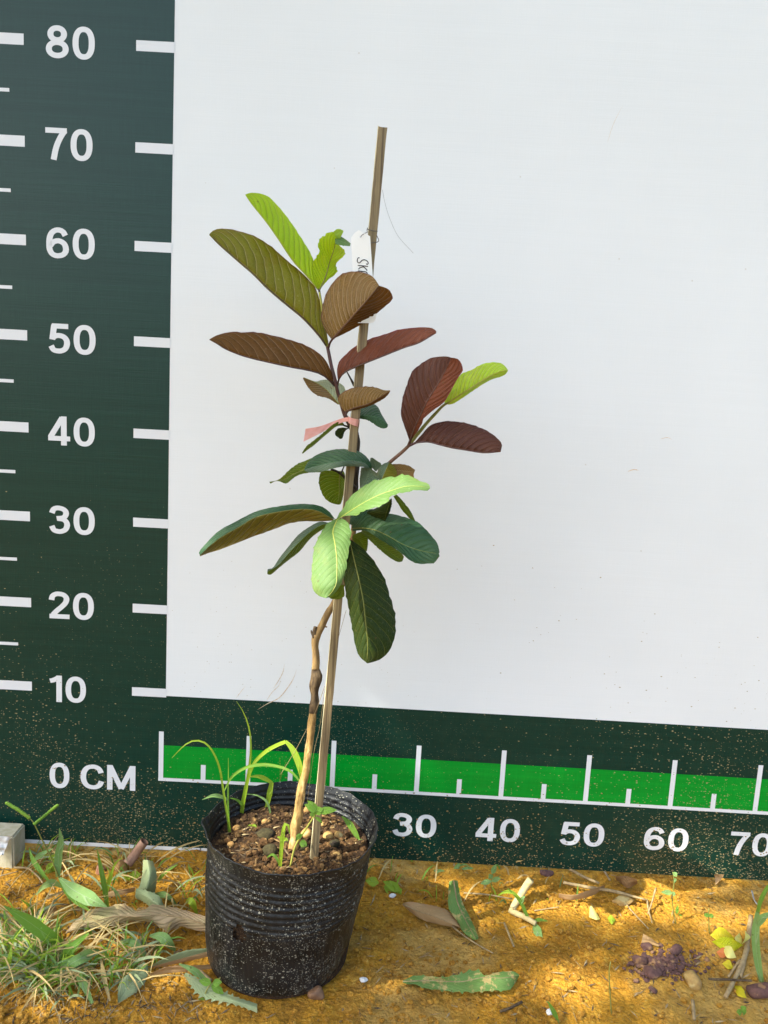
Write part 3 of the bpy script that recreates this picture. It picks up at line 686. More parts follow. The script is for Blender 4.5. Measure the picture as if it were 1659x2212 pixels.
LF('B', [(905, 262), (950, 212), (1010, 202), (1080, 210), (1150, 225), (1210, 258), (1250, 298)], [(898, 235), (910, 165), (960, 140), (1060, 120), (1110, 92), (1160, 130), (1190, 190), (1220, 240), (1252, 292)],
   [(912, 266), (980, 236), (1050, 245), (1100, 270), (1150, 305), (1200, 325), (1240, 318), (1250, 300)], [b0-.6, b0-1.4, b0-2.2], [b0-.4, b0+.6, b0-2], [b0-.6, b0-2, b0-2.4], L_teal, 'small blue-green leaf under the ribbed brown leaf')
LF('B', [(845, 298), (800, 284), (740, 318), (660, 388), (560, 465), (490, 510), (450, 558)], [(842, 285), (815, 262), (775, 268), (720, 300), (640, 370), (540, 450), (490, 490), (446, 555)], [(848, 300), (800, 300), (760, 312), (700, 362), (640, 412), (560, 482), (505, 522), (456, 560)],
   [b0-.5, b0-1.6, b0-2], [b0-.5, b0-1.2, b0-2], [b0-.5, b0-.8, b0-2], L_green, 'narrow green leaf drooping left of the stake')
LF('B', [(872, 326), (835, 342), (805, 375), (790, 408)], [(868, 322), (820, 316), (775, 330), (756, 380), (788, 412)], [(876, 330), (855, 345), (838, 378), (826, 415), (805, 425), (790, 412)], b0-.6, b0-.9, b0-.3, L_dark, nu=16, nv=4)
# middle tier
LF('B', [(1102, 726), (1045, 655), (950, 628), (850, 628), (700, 650), (600, 672), (530, 690), (470, 712)], [(1106, 720), (1092, 650), (1040, 580), (970, 535), (870, 520), (780, 518), (680, 535), (600, 565), (540, 600), (490, 660), (468, 710)],
   [(1100, 728), (1060, 703), (1000, 682), (870, 678), (780, 690), (700, 710), (640, 725), (560, 735), (500, 731), (470, 715)], [b0-.8, b0-3.4, b0-2.8], [b0-.6, b0-1.6, b0-2.6], [b0-.8, b0-4, b0-3], [L_teal, L_grey], 'blue-green leaf arching over the stake', bulge=.5)  # paler lower half paints a reflection into the leaf colour
LF('B', [(640, 715), (500, 702), (440, 722), (350, 762), (280, 805), (215, 812), (146, 830)], [(600, 590), (550, 598), (480, 625), (400, 660), (320, 720), (260, 780), (210, 810), (143, 822)], [(640, 735), (540, 736), (450, 750), (380, 780), (320, 830), (285, 838), (240, 820), (200, 818), (155, 840)],
   [b0-.6, b0-1.2], [b0+.2, b0-.4, b0-1.2], [b0-.6, b0-2, b0-1.2], L_green, 'green leaf with a curled tip left of the stake', rib=M_oliv)
LF('B', [(810, 722), (797, 800), (797, 900), (790, 980), (780, 1035)], [(785, 720), (700, 715), (630, 730), (606, 790), (608, 850), (630, 920), (665, 980), (720, 1020), (779, 1036)], [(830, 715), (850, 760), (846, 850), (836, 940), (812, 1025), (782, 1037)],
   [b0+.6, b0+1.4], [b0+.6, b0+.4, b0+1.4], [b0+1, b0+1.6, b0+1.4], L_green, 'round green leaf hanging behind the stake', rib=M_oliv, ribr=.05)
LF('B', [(1060, 690), (1060, 780), (990, 882)], [(1000, 688), (990, 770), (986, 830), (988, 880)], [(1075, 692), (1140, 735), (1175, 790), (1100, 835), (992, 884)], [b0-1.2, b0-1.8], [b0-.6, b0-1.4], [b0-1.6, b0-2.4], L_grey, nu=20)
LF('B', [(1140, 726), (1130, 660), (1090, 600)], [(1130, 722), (1100, 685), (1084, 640), (1087, 600)], [(1145, 722), (1190, 665), (1150, 628), (1110, 600), (1090, 599)], b0-.5, b0-.2, b0-.8, L_grey, nu=18)
LF('B', [(1190, 805), (1215, 745), (1240, 690), (1262, 639)], [(1170, 805), (1149, 750), (1165, 700), (1205, 655), (1260, 638)], [(1250, 810), (1332, 778), (1332, 720), (1302, 670), (1264, 639)], [b0-2.6, b0-2.2], [b0-2, b0-1.8], [b0-2.4, b0-1.8], [L_grey, L_olive], nu=20)
LF('B', [(1290, 712), (1400, 722), (1450, 728), (1502, 716)], [(1285, 660), (1340, 655), (1400, 660), (1450, 675), (1504, 711)], [(1310, 790), (1400, 800), (1488, 795), (1490, 750), (1503, 720)], [b0-1.4, b0-1.8], [b0-1.4, b0-1.6], [b0-2, b0-2.4], L_tan, nu=20)
LF('B', [(785, 1172), (880, 1108), (1000, 1032), (1130, 962), (1230, 920), (1285, 905), (1400, 868), (1520, 862), (1643, 878)],
   [(772, 1168), (800, 1110), (840, 1060), (870, 1000), (930, 930), (1000, 880), (1080, 830), (1160, 800), (1270, 780), (1350, 765), (1420, 752), (1500, 790), (1560, 820), (1620, 835), (1644, 870)],
   [(800, 1165), (860, 1140), (950, 1136), (1000, 1108), (1040, 1090), (1140, 1062), (1200, 1035), (1262, 1000), (1268, 960), (1330, 940), (1440, 915), (1540, 900), (1615, 908), (1643, 884)],
   [b0-2.6, b0-5, b0-5.5, b0-6], [b0-2.6, b0-3.6, b0-4.4, b0-6], [b0-2.6, b0-6.4, b0-6.6, b0-6], L_sunlime, 'bright sunlit pale green leaf pointing right', rib=M_limst, ribr=.035, serr=.07, ripple=.035)
# lower whorl
LF('2', [(738, 440), (716, 500), (726, 560), (736, 640), (736, 710), (733, 765), (706, 812), (682, 835)], [(735, 436), (690, 460), (655, 510), (625, 570), (612, 650), (609, 720), (612, 780), (640, 822), (680, 836)],
   [(755, 433), (790, 455), (806, 500), (803, 560), (790, 620), (784, 680), (762, 755), (722, 815), (684, 836)], [b0-2.6, b0-6, b0-8, b0-8.4], [b0-2.6, b0-5, b0-7.2, b0-8.4], [b0-2.6, b0-5, b0-7.2, b0-8.4], L_sunlime,
   'bright sunlit pale green leaf hanging in front', rib=M_limst, ribr=.05, serr=.05, bulge=.3, ripple=.03)
LF('2', [(712, 436), (640, 398), (560, 388), (450, 400), (330, 428), (240, 480), (150, 532), (90, 580), (47, 622)], [(727, 440), (690, 394), (640, 370), (560, 362), (440, 375), (330, 400), (230, 450), (140, 500), (80, 560), (45, 600), (46, 618)],
   [(728, 446), (640, 451), (570, 450), (500, 460), (420, 490), (320, 525), (220, 565), (140, 595), (90, 610), (49, 626)], [b0-2.4, b0-4.4, b0-6], [b0-2.4, b0-3.2, b0-6], [b0-2.4, b0-2.2, b0-5.8], [L_teal, L_brownoil], 'long arched leaf with golden brown underside pointing left', ripple=.2, bulge=.25)
LF('2', [(698, 465), (655, 470), (600, 505), (545, 556), (490, 615), (440, 672), (386, 704)], [(696, 457), (650, 452), (600, 476), (540, 520), (490, 580), (450, 630), (415, 682), (388, 690)], [(702, 474), (650, 500), (600, 540), (550, 600), (500, 640), (450, 680), (405, 718), (386, 715)],
   [b0-2.2, b0-3.4, b0-3.6], [b0-2.2, b0-2.4, b0-3.6], [b0-2.2, b0-2.4, b0-3.6], [L_grey, L_green], 'narrow green leaf drooping left below the arched leaf')
tube('leaf_stalk', cu('2', [(800, 520), (770, 480), (738, 445)], [b0-.2, b0-2.6]), [.12, .08], M_limst, TREE, n=10)
LF('2', [(800, 545), (822, 640), (846, 740), (868, 850), (880, 960), (890, 1060), (889, 1163)], [(793, 560), (785, 640), (770, 720), (784, 830), (800, 920), (815, 1000), (830, 1080), (850, 1130), (888, 1164)],
   [(812, 546), (870, 590), (930, 660), (975, 740), (1005, 830), (1028, 920), (1031, 1000), (1015, 1070), (985, 1120), (940, 1150), (891, 1164)], [b0-.6, b0-3.6, b0-4.6], [b0-.6, b0-2.6, b0-4.6], [b0-.6, b0-2.2, b0-4.6], L_dark, 'large dark green leaf hanging at the bottom', rib=M_oliv, ribr=.05, serr=.04, ripple=.14)
LF('2', [(812, 486), (870, 484), (930, 495), (990, 522), (1060, 562), (1130, 590), (1200, 606), (1248, 612)], [(810, 480), (820, 460), (870, 420), (930, 405), (1010, 412), (1080, 430), (1150, 460), (1200, 510), (1240, 560), (1252, 605)],
   [(815, 500), (880, 497), (950, 540), (1020, 582), (1062, 612), (1100, 645), (1150, 664), (1205, 662), (1225, 660), (1252, 625)], [b0-.6, b0-3, b0-3.6], [b0-.6, b0-1.4, b0-3.2], [b0-.6, b0-4, b0-3.8], L_teal, 'large blue-green leaf pointing down right', rib=M_oliv, ribr=.04)
LF('2', [(860, 500), (900, 525), (950, 568), (1010, 612), (1066, 648)], [(862, 488), (900, 500), (950, 538), (1020, 580), (1070, 622), (1067, 646)], [(855, 504), (900, 545), (950, 592), (1000, 632), (1040, 654), (1065, 652)], b0+.6, b0+1, b0+.2, L_green, 'narrow green leaf under the blue-green leaf')
LF('2', [(815, 526), (850, 545), (885, 600)], [(816, 518), (860, 502), (886, 510), (892, 560), (887, 600)], [(812, 534), (830, 562), (860, 588), (884, 602)], b0+.8, b0+1, b0+.6, L_green, nu=16)
LF('2', [(1006, 338), (988, 400), (975, 448)], [(998, 342), (930, 385), (884, 405), (930, 432), (973, 450)], [(1012, 335), (1012, 370), (998, 410), (977, 450)], [b0-3, b0-2], [b0-1.8, b0-1.4], [b0-3, b0-2], L_dark, nu=18)
LF('2', [(1028, 320), (1062, 364), (1098, 412), (1131, 456)], [(1020, 325), (1050, 375), (1090, 425), (1129, 458)], [(1036, 316), (1070, 350), (1107, 400), (1133, 455)], [b0-1.8, b0-1], [b0-1.8, b0-1], [b0-1.6, b0-.8], L_green, nu=18)
LF('2', [(790, 440), (860, 440), (950, 430), (1000, 440)], [(785, 425), (850, 396), (930, 390), (985, 415), (1002, 438)], [(800, 465), (860, 480), (930, 470), (985, 455), (1002, 442)], b0-.2, b0+.6, b0-.4, L_teal, nu=20)
LF('2', [(762, 770), (748, 810), (705, 836)], [(740, 770), (725, 805), (688, 832)], [(771, 768), (773, 822), (745, 842), (700, 839)], b0-3, b0-3.2, b0-3, L_green, nu=16)
m = [(720, 802), (820, 732), (960, 642), (1080, 562), (1200, 492), (1300, 450), (1382, 436)]
LF('A', m, [(690, 795), (700, 740), (790, 600), (870, 480), (960, 445), (1010, 420), (1090, 375), (1200, 350), (1300, 358), (1350, 390), (1384, 436)],
   [(735, 812), (800, 795), (900, 730), (1010, 655), (1100, 595), (1200, 540), (1300, 508), (1350, 485), (1383, 444)], [b0-2.6, b0-3.6, b0-4.4], [b0-2.6, b0-2.2, b0-4.2], [b0-2.6, b0-2.6, b0-4.4], L_limeback, 'lime-green leaf at the end of the right branch', rib=M_limst, ribr=.07, ripple=.16)
LF('A', [(312, 1215), (360, 1080), (430, 930), (500, 780), (600, 620), (680, 480), (735, 360), (762, 300)], [(305, 1190), (260, 1060), (225, 960), (218, 880), (235, 740), (280, 600), (340, 450), (430, 370), (540, 305), (640, 288), (720, 286), (760, 297)],
   [(335, 1185), (400, 1100), (450, 1010), (465, 965), (560, 880), (680, 790), (740, 700), (800, 590), (850, 500), (892, 440), (870, 350), (830, 310), (766, 299)], [b0-2.6, b0-4.2, b0-5], [b0-2.6, b0-2.8, b0-4.8], [b0-2.6, b0-5, b0-5.2], [L_wine, L_red], 'wine-red leaf standing up on the right branch', rib=M_purple, ribr=.07, ripple=.08)
m = [(352, 1242), (400, 1222), (520, 1216), (640, 1246), (760, 1276), (880, 1296), (980, 1312), (1100, 1330), (1200, 1328), (1305, 1316)]
LF('A', m, [(372, 1215), (440, 1140), (510, 1060), (580, 1015), (700, 992), (830, 995), (960, 1020), (1080, 1060), (1180, 1110), (1260, 1170), (1317, 1240), (1306, 1312)], off(m, 0, 10), [b0-2.5, b0-4, b0-4.6], [b0-2.5, b0-2.6, b0-4.4], [b0-2.5, b0-3, b0-4.6],
   [L_wine, L_red], 'wine-red leaf lying out to the right', rib=M_purple, ribr=.06, ripple=.1)

# ------------------------------------------------------------------ stake, tag, ties
def stake():
    a = SO('3', 895, 2000, -2.0); a = SO('3', 895, 1990); topp = U(826, 277, a.y*100-.1); a = a+(a-topp).normalized()*.02
    T = (topp-a); L = T.length; T.normalize()
    root = thing('wooden_stake', a, 'square split wooden stake standing in the pot behind the sapling', 'stake')
    ang = math.radians(7); hx = .0037; hy = .0035
    X = V((math.cos(ang), math.sin(ang), 0)); X = (X-T*X.dot(T)).normalized(); Yv = T.cross(X)
    vs_, fs, fm = [], [], []; n = 70
    sec = [(-1, -1), (-.35, -1.06), (.35, -1.0), (1, -.92), (1, 1), (-1, 1)]
    for i in range(n):
        z = L*i/(n-1)
        for k, (x, y) in enumerate(sec):
            j = .0003*noise.noise(V((k*3, 0, z*25)))+(0.0003*noise.noise(V((k, z*120, 0))) if k != 2 else 0)
            zz = z+(.0016*noise.noise(V((k*2.7, 5, 0))) if i == n-1 else 0)
            vs_.append(a+T*zz+X*(x*hx+j)+Yv*(y*hy+j))
    m = len(sec)
    for i in range(n-1):
        for k in range(m):
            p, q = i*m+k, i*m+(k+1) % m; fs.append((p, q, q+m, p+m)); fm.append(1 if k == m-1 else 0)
    fs.append(tuple((n-1)*m+k for k in range(m))); fm.append(0)
    o = mesh('shaft', vs_, fs, [M_stake, M_stakeSun], root, smooth=False, fmat=fm)
    tube('split_fibre', [topp-X*.003-Yv*.002+V((0, 0, -.004)), topp-X*.0036-Yv*.002+V((-.0004, 0, .0012))], [.07, .02], M_stakeSun, root, n=5)
    return root, a, T, X, Yv
STK, sa, sT, sX, sY = stake()
sy = sa.y*100
TAG = thing('plant_tag', U(*fr('T', (345, 400)), sy-1.6), 'white plastic plant tag with handwritten letters wired to the stake', 'tag')
def tagbody():
    OL = [(158, 422), (215, 345), (300, 275), (340, 290), (385, 325), (470, 360), (528, 395), (548, 700), (580, 1180), (612, 1560), (640, 1950), (632, 2010), (600, 2060), (560, 2074), (300, 2076), (262, 2060), (240, 2010), (215, 1560), (190, 1060), (172, 700)]
    yd = sy-1.6
    F = [U(*fr('T', p), yd+.0004*(p[1]-300)) for p in OL]; Bk = [p+V((0, .0006, 0)) for p in F]; n = len(F)
    c = thing
    hole = fr('T', (342, 405)); vs_ = F+Bk; fs = []
    # outline joined to a round punched hole
    H = []
    for k in range(12):
        a = 2*math.pi*k/12; H.append(U(hole[0]+3.2*math.cos(a), hole[1]+2.6*math.sin(a), yd+.04))
    vs_ += H+[p+V((0, .0006, 0)) for p in H]
    bm = bmesh.new(); bv = [bm.verts.new(v) for v in F]; hv = [bm.verts.new(v) for v in H]
    es = [bm.edges.new((bv[i], bv[(i+1) % n])) for i in range(n)]+[bm.edges.new((hv[i], hv[(i+1) % 12])) for i in range(12)]
    r = bmesh.ops.triangle_fill(bm, edges=es, use_beauty=True)
    bm.verts.index_update(); fs = [tuple(v.index for v in f.verts) for f in bm.faces]; co = [v.co.copy() for v in bm.verts]; bm.free()
    k = len(co); back = [p+V((0, .0006, 0)) for p in co]
    allf = fs+[tuple(reversed([i+k for i in f])) for f in fs]
    allf += [(i, (i+1) % n, (i+1) % n+k, i+k) for i in range(n)]+[(n+i, n+(i+1) % 12, n+(i+1) % 12+k, n+i+k) for i in range(12)]
    mesh('tag_plate', co+back, allf, M_tagw, TAG, smooth=False)
    def pen(pts, w_=.035):
        P = [U(*fr('T', p), yd+.0004*(p[1]-300)-.03) for p in pts]
        tube('letter_stroke', P, [w_, w_], M_ink, TAG, n=max(6, 4*len(P)), seg=6, flat=.4)
    pen([(322, 812), (300, 812), (282, 840), (282, 885), (312, 912), (345, 890), (375, 858), (420, 850), (465, 870), (490, 905), (482, 935), (448, 930)])
    pen([(288, 958), (390, 966), (488, 977)]); pen([(470, 1055), (430, 1010), (385, 975)]); pen([(298, 1032), (330, 1005), (385, 985)])
    pen([(295, 1064), (370, 1072), (440, 1082), (472, 1112), (462, 1150), (380, 1170), (296, 1180)]); pen([(370, 1072), (366, 1120), (362, 1172)])
tagbody()
def wring(pts, ys, r=.035, m=M_wire, nm='wire_tie'):
    P = [U(*fr('T', p), sy+y) for p, y in zip(pts, ys)]; tube(nm, P, [r, r], m, TAG, n=len(P)*6, seg=6)
wring([(342, 412), (372, 372), (415, 345), (450, 325), (478, 318)], [-1.7, -1.9, -1.5, -1, -.4], .03)
wring([(478, 232), (485, 262), (530, 275), (600, 292), (668, 297), (640, 315), (640, 350), (670, 410), (694, 470), (680, 500), (630, 515), (560, 522), (545, 518)], [-.3, -.75, -.75, -.7, -.4, -.2, -.3, -.4, -.5, -.6, -.7, -.75, -.7], .035)
wring([(475, 240), (468, 270), (472, 300), (478, 318)], [-.4, 0, 0, -.4], .03)
# pink ribbon
def ribbon3(name, P, Wd, mat, parent, up, n=40, w2=0):
    P = catmull(P, n); vs_, fs, uv = [], [], []
    for i, p in enumerate(P):
        ww = dens(Wd, i/(n-1))*.005
        for k in range(4): s = k/1.5-1; vs_.append(p+up*(ww*s)+V((0, -.0006*math.sin(k*2+i*.7)*w2, 0))); uv.append((i/(n-1), k/3))
    for i in range(n-1):
        for k in range(3): a = i*4+k; fs.append((a, a+1, a+5, a+4))
    return mesh(name, vs_, fs, mat, parent, uv=uv)
pk = U(*fr('B', (930, 270)), sy-1)
PINK = thing('ribbon_tie', pk, 'pink plastic ribbon tied round stem and stake, its end blown left', 'ribbon')
ribbon3('ribbon_end', cu('B', [(905, 240), (850, 243), (790, 262), (700, 300), (600, 345), (472, 388)], [sy-.5, sy+.6, sy-.2]), [.35, .4, .5, .75, 1.15], M_pink, PINK, V((.12, .1, 1)).normalized(), w2=1)
ribbon3('ribbon_loop', cu('B', [(875, 225), (890, 248), (925, 262), (965, 272), (984, 285), (975, 300)], [sy+.4, sy-.6, sy-.7, sy-.7, sy+.4, sy+.8]), [.35, .5, .6, .65, .6], M_pink, PINK, V((.1, 0, 1)).normalized(), n=24, w2=1)
th = tube('loose_fibre', cu('D', [(826, 410), (832, 440), (842, 472), (860, 510), (893, 547)], [sy, sy-1.5]), [.016, .016], M_wireg, None, U(826, 410, sy), n=24, seg=5)
tag(th, 'hair-thin grey fibre curling right off the upper stake', 'fibre')
th = tube('loose_fibre', [SO('3', 845, 1600)]+cu('3', [(895, 1230), (940, 1030), (990, 700)], [by-.8, by-.5])+cu('3', [(1130, 190), (1115, 110)], by-.4)[:1], [.02, .02], M_stick, None, SO('3', 845, 1600), n=30, seg=5)
tag(th, 'thin tan fibre running up between trunk and stake', 'fibre')
th = tube('loose_fibre', [U(*fr('3', (655, 1380)), by+1)]+cu('3', [(760, 1210), (840, 1060), (910, 920), (975, 740)], [by-.3, by-.8]), [.025, .02], M_stick, None, U(*fr('3', (655, 1380)), by+1), n=30, seg=5)
tag(th, 'thin tan straw crossing the trunk at a slant', 'straw')

# ------------------------------------------------------------------ pot
rc = fr('P', (812, 622))
RIMZ = .036
d = ray(*rc); pc = CAM+d*((RIMZ-CAM.z)/d.z)
POTC = pc
POT = thing('grow_bag', V((pc.x-.012, pc.y, ZG)), 'black ribbed plastic grow bag pot speckled with dried splashes', 'plant pot')
HOLE = U(*fr('P', (410, 1415)), pc.y*100-5.5)
def potwall():
    # profile: (height above ground cm, radius cm)
    prof = [(0.0, 5.9), (.25, 6.7), (.7, 7.05), (1.5, 7.25), (3, 7.45), (5, 7.62), (7, 7.8), (9, 7.95), (11, 8.05), (12.6, 8.12), (13.3, 8.32), (13.75, 8.50), (13.85, 8.54)]
    H = 13.85; nh, na = 96, 168
    def rad(h):
        for i in range(len(prof)-1):
            if h <= prof[i+1][0]:
                t = (h-prof[i][0])/(prof[i+1][0]-prof[i][0]); return prof[i][1]+(prof[i+1][1]-prof[i][1])*t
        return prof[-1][1]
    def pt(h, a, inner):
        r = rad(h)*.972
        if 6.6 < h < 12.6: r += .085*math.sin((h-6.6)*2*math.pi/.66)*min(1, (12.6-h)/.6, (h-6.6)/.6)
        k = h/H
        if inner and 10 < h < 13.2: r += .07*math.sin(h*2*math.pi/.62)
        r += .10*noise.noise(V((math.cos(a)*1.5, math.sin(a)*1.5, h*.12)))*2.0
        r += .045*noise.noise(V((math.cos(a)*7, math.sin(a)*7, h*.15)))*(1.2-k)
        r += .05*noise.noise(V((math.cos(a)*14, math.sin(a)*14, h*.5)))
        rimw = max(0, (h-12.6)/1.25)
        r += rimw*(.13*noise.noise(V((math.cos(a)*3.2, math.sin(a)*3.2, 7)))+.08*noise.noise(V((math.cos(a)*11, math.sin(a)*11, 3))))
        # squashed left edge of the rim
        r += rimw*.38*math.exp(-((a-math.radians(186))/.12)**2)
        z = h+rimw*(.16*noise.noise(V((math.cos(a)*4, math.sin(a)*4, 1)))+.07*noise.noise(V((math.cos(a)*16, math.sin(a)*16, 2))))
        z += k*.22*math.cos(a-math.radians(150))     # leans a touch
        if inner: r -= .06
        cx = (pc.x-.009)+.010*k; cy = pc.y
        return V((cx+r*.01*math.cos(a), cy+r*.01*math.sin(a)*.96, ZG+z*.01))
    vs_, fs = [], []
    for j in range(nh):
        h = H*(j/(nh-1))
        for i in range(na): vs_.append(pt(h, 2*math.pi*i/na, False))
    hx, hz = HOLE.x, HOLE.z
    for j in range(nh-1):
        for i in range(na):
            a, b = j*na+i, j*na+(i+1) % na; c = (vs_[a]+vs_[b+na])*.5
            if c.y < pc.y and ((c.x-hx)/.0062)**2+((c.z-hz)/.0078)**2 < 1+.3*math.sin(i*3+j*2): continue
            fs.append((a, b, b+na, a+na))
    n0 = len(vs_); vs_.append(V((pc.x-.009, pc.y, ZG+.001)))
    fs += [(n0, (i+1) % na, i) for i in range(na)]
    mesh('wall', vs_, fs, M_pot, POT)
    vi, fi = [], []; j0 = int(nh*.62)
    for j in range(j0, nh):
        h = H*(j/(nh-1))
        for i in range(na): vi.append(pt(h, 2*math.pi*i/na, True))
    for j in range(nh-j0-1):
        for i in range(na):
            a, b = j*na+i, j*na+(i+1) % na; fi.append((b, a, a+na, b+na))
    mesh('inner_wall', vi, fi, M_potin, POT)
    # rolled thin lip
    P = [pt(H, 2*math.pi*i/na, False) for i in range(na+1)]
    a, b, c = tube_vf(P, [.0007, .0007], 6, False); mesh('rim', a, b, M_potin, POT)
    return rad
rad = potwall()
# the root ball: dark soil filling the bag
def soilheight(x, y):
    dx, dy = x-pc.x, y-pc.y
    return SOILZ+.004*noise.noise(V((x*40, y*40, 0)))+.002*noise.noise(V((x*120, y*120, 0)))+.001*noise.noise(V((x*300, y*300, 0)))
def soil():
    vs_, fs = [], []; nr, na = 36, 96; cx, cy = pc.x-.001, pc.y
    vs_.append(V((cx, cy, soilheight(cx, cy))))
    for r in range(1, nr+1):
        for i in range(na):
            a = 2*math.pi*i/na; q = .0765*r/nr; x = cx+q*math.cos(a); y = cy+q*math.sin(a)*.95
            vs_.append(V((x, y, soilheight(x, y)+(.003*(r/nr)**6))))
    fs += [(0, 1+i, 1+(i+1) % na) for i in range(na)]
    for r in range(nr-1):
        for i in range(na):
            a = 1+r*na+i; b = 1+r*na+(i+1) % na; fs.append((a, a+na, b+na, b))
    o = len(vs_)-na; m = 8                                   # sides going down inside the wall
    for k in range(1, m+1):
        for i in range(na):
            a = 2*math.pi*i/na; t = k/m; q = .0765-.008*t; vs_.append(V((cx-.007*t+q*math.cos(a), cy+q*math.sin(a)*.95, SOILZ-(SOILZ-ZG-.004)*t)))
    for k in range(m):
        for i in range(na):
            a = o+k*na+i; b = o+k*na+(i+1) % na; fs.append((a, a+na, b+na, b))
    ob = mesh('potting_soil', vs_, fs, M_soil, None, V((cx, cy, ZG+.004)))
    tag(ob, 'dark brown potting soil filling the black grow bag', 'soil')
soil()
items = []
for k in range(1500):
    a = rnd.uniform(0, 2*math.pi); q = .0735*math.sqrt(rnd.random()); x = pc.x-.001+q*math.cos(a); y = pc.y+q*math.sin(a)*.95
    s = .0009+.0036*rnd.random()**3; items.append((V((x, y, soilheight(x, y)+s*.35)), (s, s*.8, s*.7), k*1.3))
tag(lumps('soil_crumbs', items, M_soilc), 'brown soil crumbs and grit on the potting soil', 'crumbs', kind='stuff')
def chips(name, reg, count, mats, label, cat):
    vs_, fs, fm = [], [], []
    for k in range(count):
        p, L, w_ = reg(k); a = rnd.uniform(0, math.pi); T = V((math.cos(a), math.sin(a), rnd.uniform(-.25, .35))).normalized()
        s = T.cross(V((rnd.uniform(-.4, .4), rnd.uniform(-.4, .4), 1))).normalized(); o = len(vs_); nn = s.cross(T)
        vs_ += [p-T*L*.5, p-s*w_*.5+nn*w_*.2, p+s*w_*.5-nn*w_*.1, p+T*L*.5, p+nn*w_*.35]
        fs += [(o, o+1, o+4), (o+1, o+3, o+4), (o+3, o+2, o+4), (o+2, o, o+4)]; fm += [k % len(mats)]*4
    return tag(mesh(name, vs_, fs, mats, None, None, smooth=False, fmat=fm), label, cat, kind='stuff')
def rsoil(k):
    a = rnd.uniform(0, 2*math.pi); q = .072*math.sqrt(rnd.random()); x = pc.x-.001+q*math.cos(a); y = pc.y+q*math.sin(a)*.95
    return V((x, y, soilheight(x, y)+.0012)), rnd.uniform(.003, .014), rnd.uniform(.0010, .0032)
chips('soil_litter', rsoil, 300, [M_barkd, M_soilc, M_bark, M_barkd, M_stick], 'bits of bark and straw on the potting soil', 'litter')
pebs = [((1105, 702), 1.05, .8, 'ochre pebble, larger of the two side by side right of the stake', M_ochre), ((1195, 712), .75, .85, 'ochre pebble, smaller of the two side by side right of the stake', M_ochre),
        ((370, 655), .6, .6, 'reddish pebble near the left edge of the pot soil', M_pebble), ((935, 520), .6, .95, 'tall tan pebble touching the stake behind the trunk', M_pebble),
        ((325, 778), .55, .5, 'tan pebble at the front left of the pot soil', M_pebble), ((645, 835), 1.2, 1.0, 'dark mossy rounded clod at the front of the pot soil', M_moss),
        ((600, 700), 1.6, .75, 'wide dark mossy clod in the middle of the pot soil', M_moss), ((1065, 575), .65, .5, 'brown pebble just right of the stake foot', M_pebble),
        ((935, 690), 1.0, .8, 'orange pebble between trunk and stake foot', M_pebble), ((1160, 800), .8, .7, 'dark clod in front of the two ochre pebbles', M_moss),
        ((600, 590), .6, .45, 'orange pebble behind the wide mossy clod', M_pebble), ((1170, 880), .7, .4, 'bright yellow chip at the front right of the pot soil', M_ochre),
        ((1060, 622), .5, .4, 'small grey-tan pebble behind the ochre pair', M_ochre), ((900, 800), .9, .6, 'dark clod at the foot of the trunk', M_moss),
        ((500, 505), .45, .4, 'small round pebble at the back left of the pot soil', M_pebble), ((780, 760), .8, .55, 'dark clod left of the trunk foot', M_moss)]
for i, (p, sx_, sz_, lab, mt) in enumerate(pebs):
    q = SO('P', *p); q.z = soilheight(q.x, q.y)+sz_*.0036
    stone('pebble' if mt is not M_moss else 'soil_clod', q, (sx_*.68, sx_*.6, sz_*.62), mt, i*1.37+.4, lab, 'pebble' if mt is not M_moss else 'clod', 'pebbles and clods in the pot', facet=.22, sub=2)

# ------------------------------------------------------------------ weeds growing in the pot
def weed(name, base_, label, cat, parts, group=None):
    r = thing(name, base_, label, cat, group)
    for nm, P, Wd, mt, kw in parts: blade(nm, P, Wd, mt, r, **kw)
    return r
def pc3(f, pts, Y): return cu(f, pts, Y)
g = SO('3', 370, 1685); y = g.y*100
weed('grass_tuft', g, 'tall grass seedling with a bent blade reaching over the trunk', 'grass plant', [
    ('blade', pc3('3', [(370, 1685), (385, 1550), (420, 1380), (438, 1200), (428, 1060), (390, 940), (335, 852)], [y, y-1]), [.5, .42, .3, .2, .05], G_young, {}),
    ('blade', pc3('3', [(372, 1680), (400, 1500), (450, 1320), (540, 1220), (620, 1172), (692, 1143)], [y, y-2]), [.4, .38, .40, .5, .45], G_young, {}),
    ('blade', pc3('3', [(690, 1140), (742, 1200), (785, 1300), (808, 1400), (800, 1490)], [y-2, y-3]), [.35, .8, .8, .6, .15], G_young, {}),
    ('blade', pc3('3', [(380, 1620), (366, 1590), (330, 1562), (285, 1552)], [y, y-1]), [.4, .35, .1], G_blade, {}),
    ('blade', pc3('3', [(378, 1600), (400, 1500), (410, 1440), (425, 1330)], [y, y+.5]), [.5, .45, .15], G_young, {})], 'grass seedlings in the pot')
g = SO('3', 285, 1805); y = g.y*100
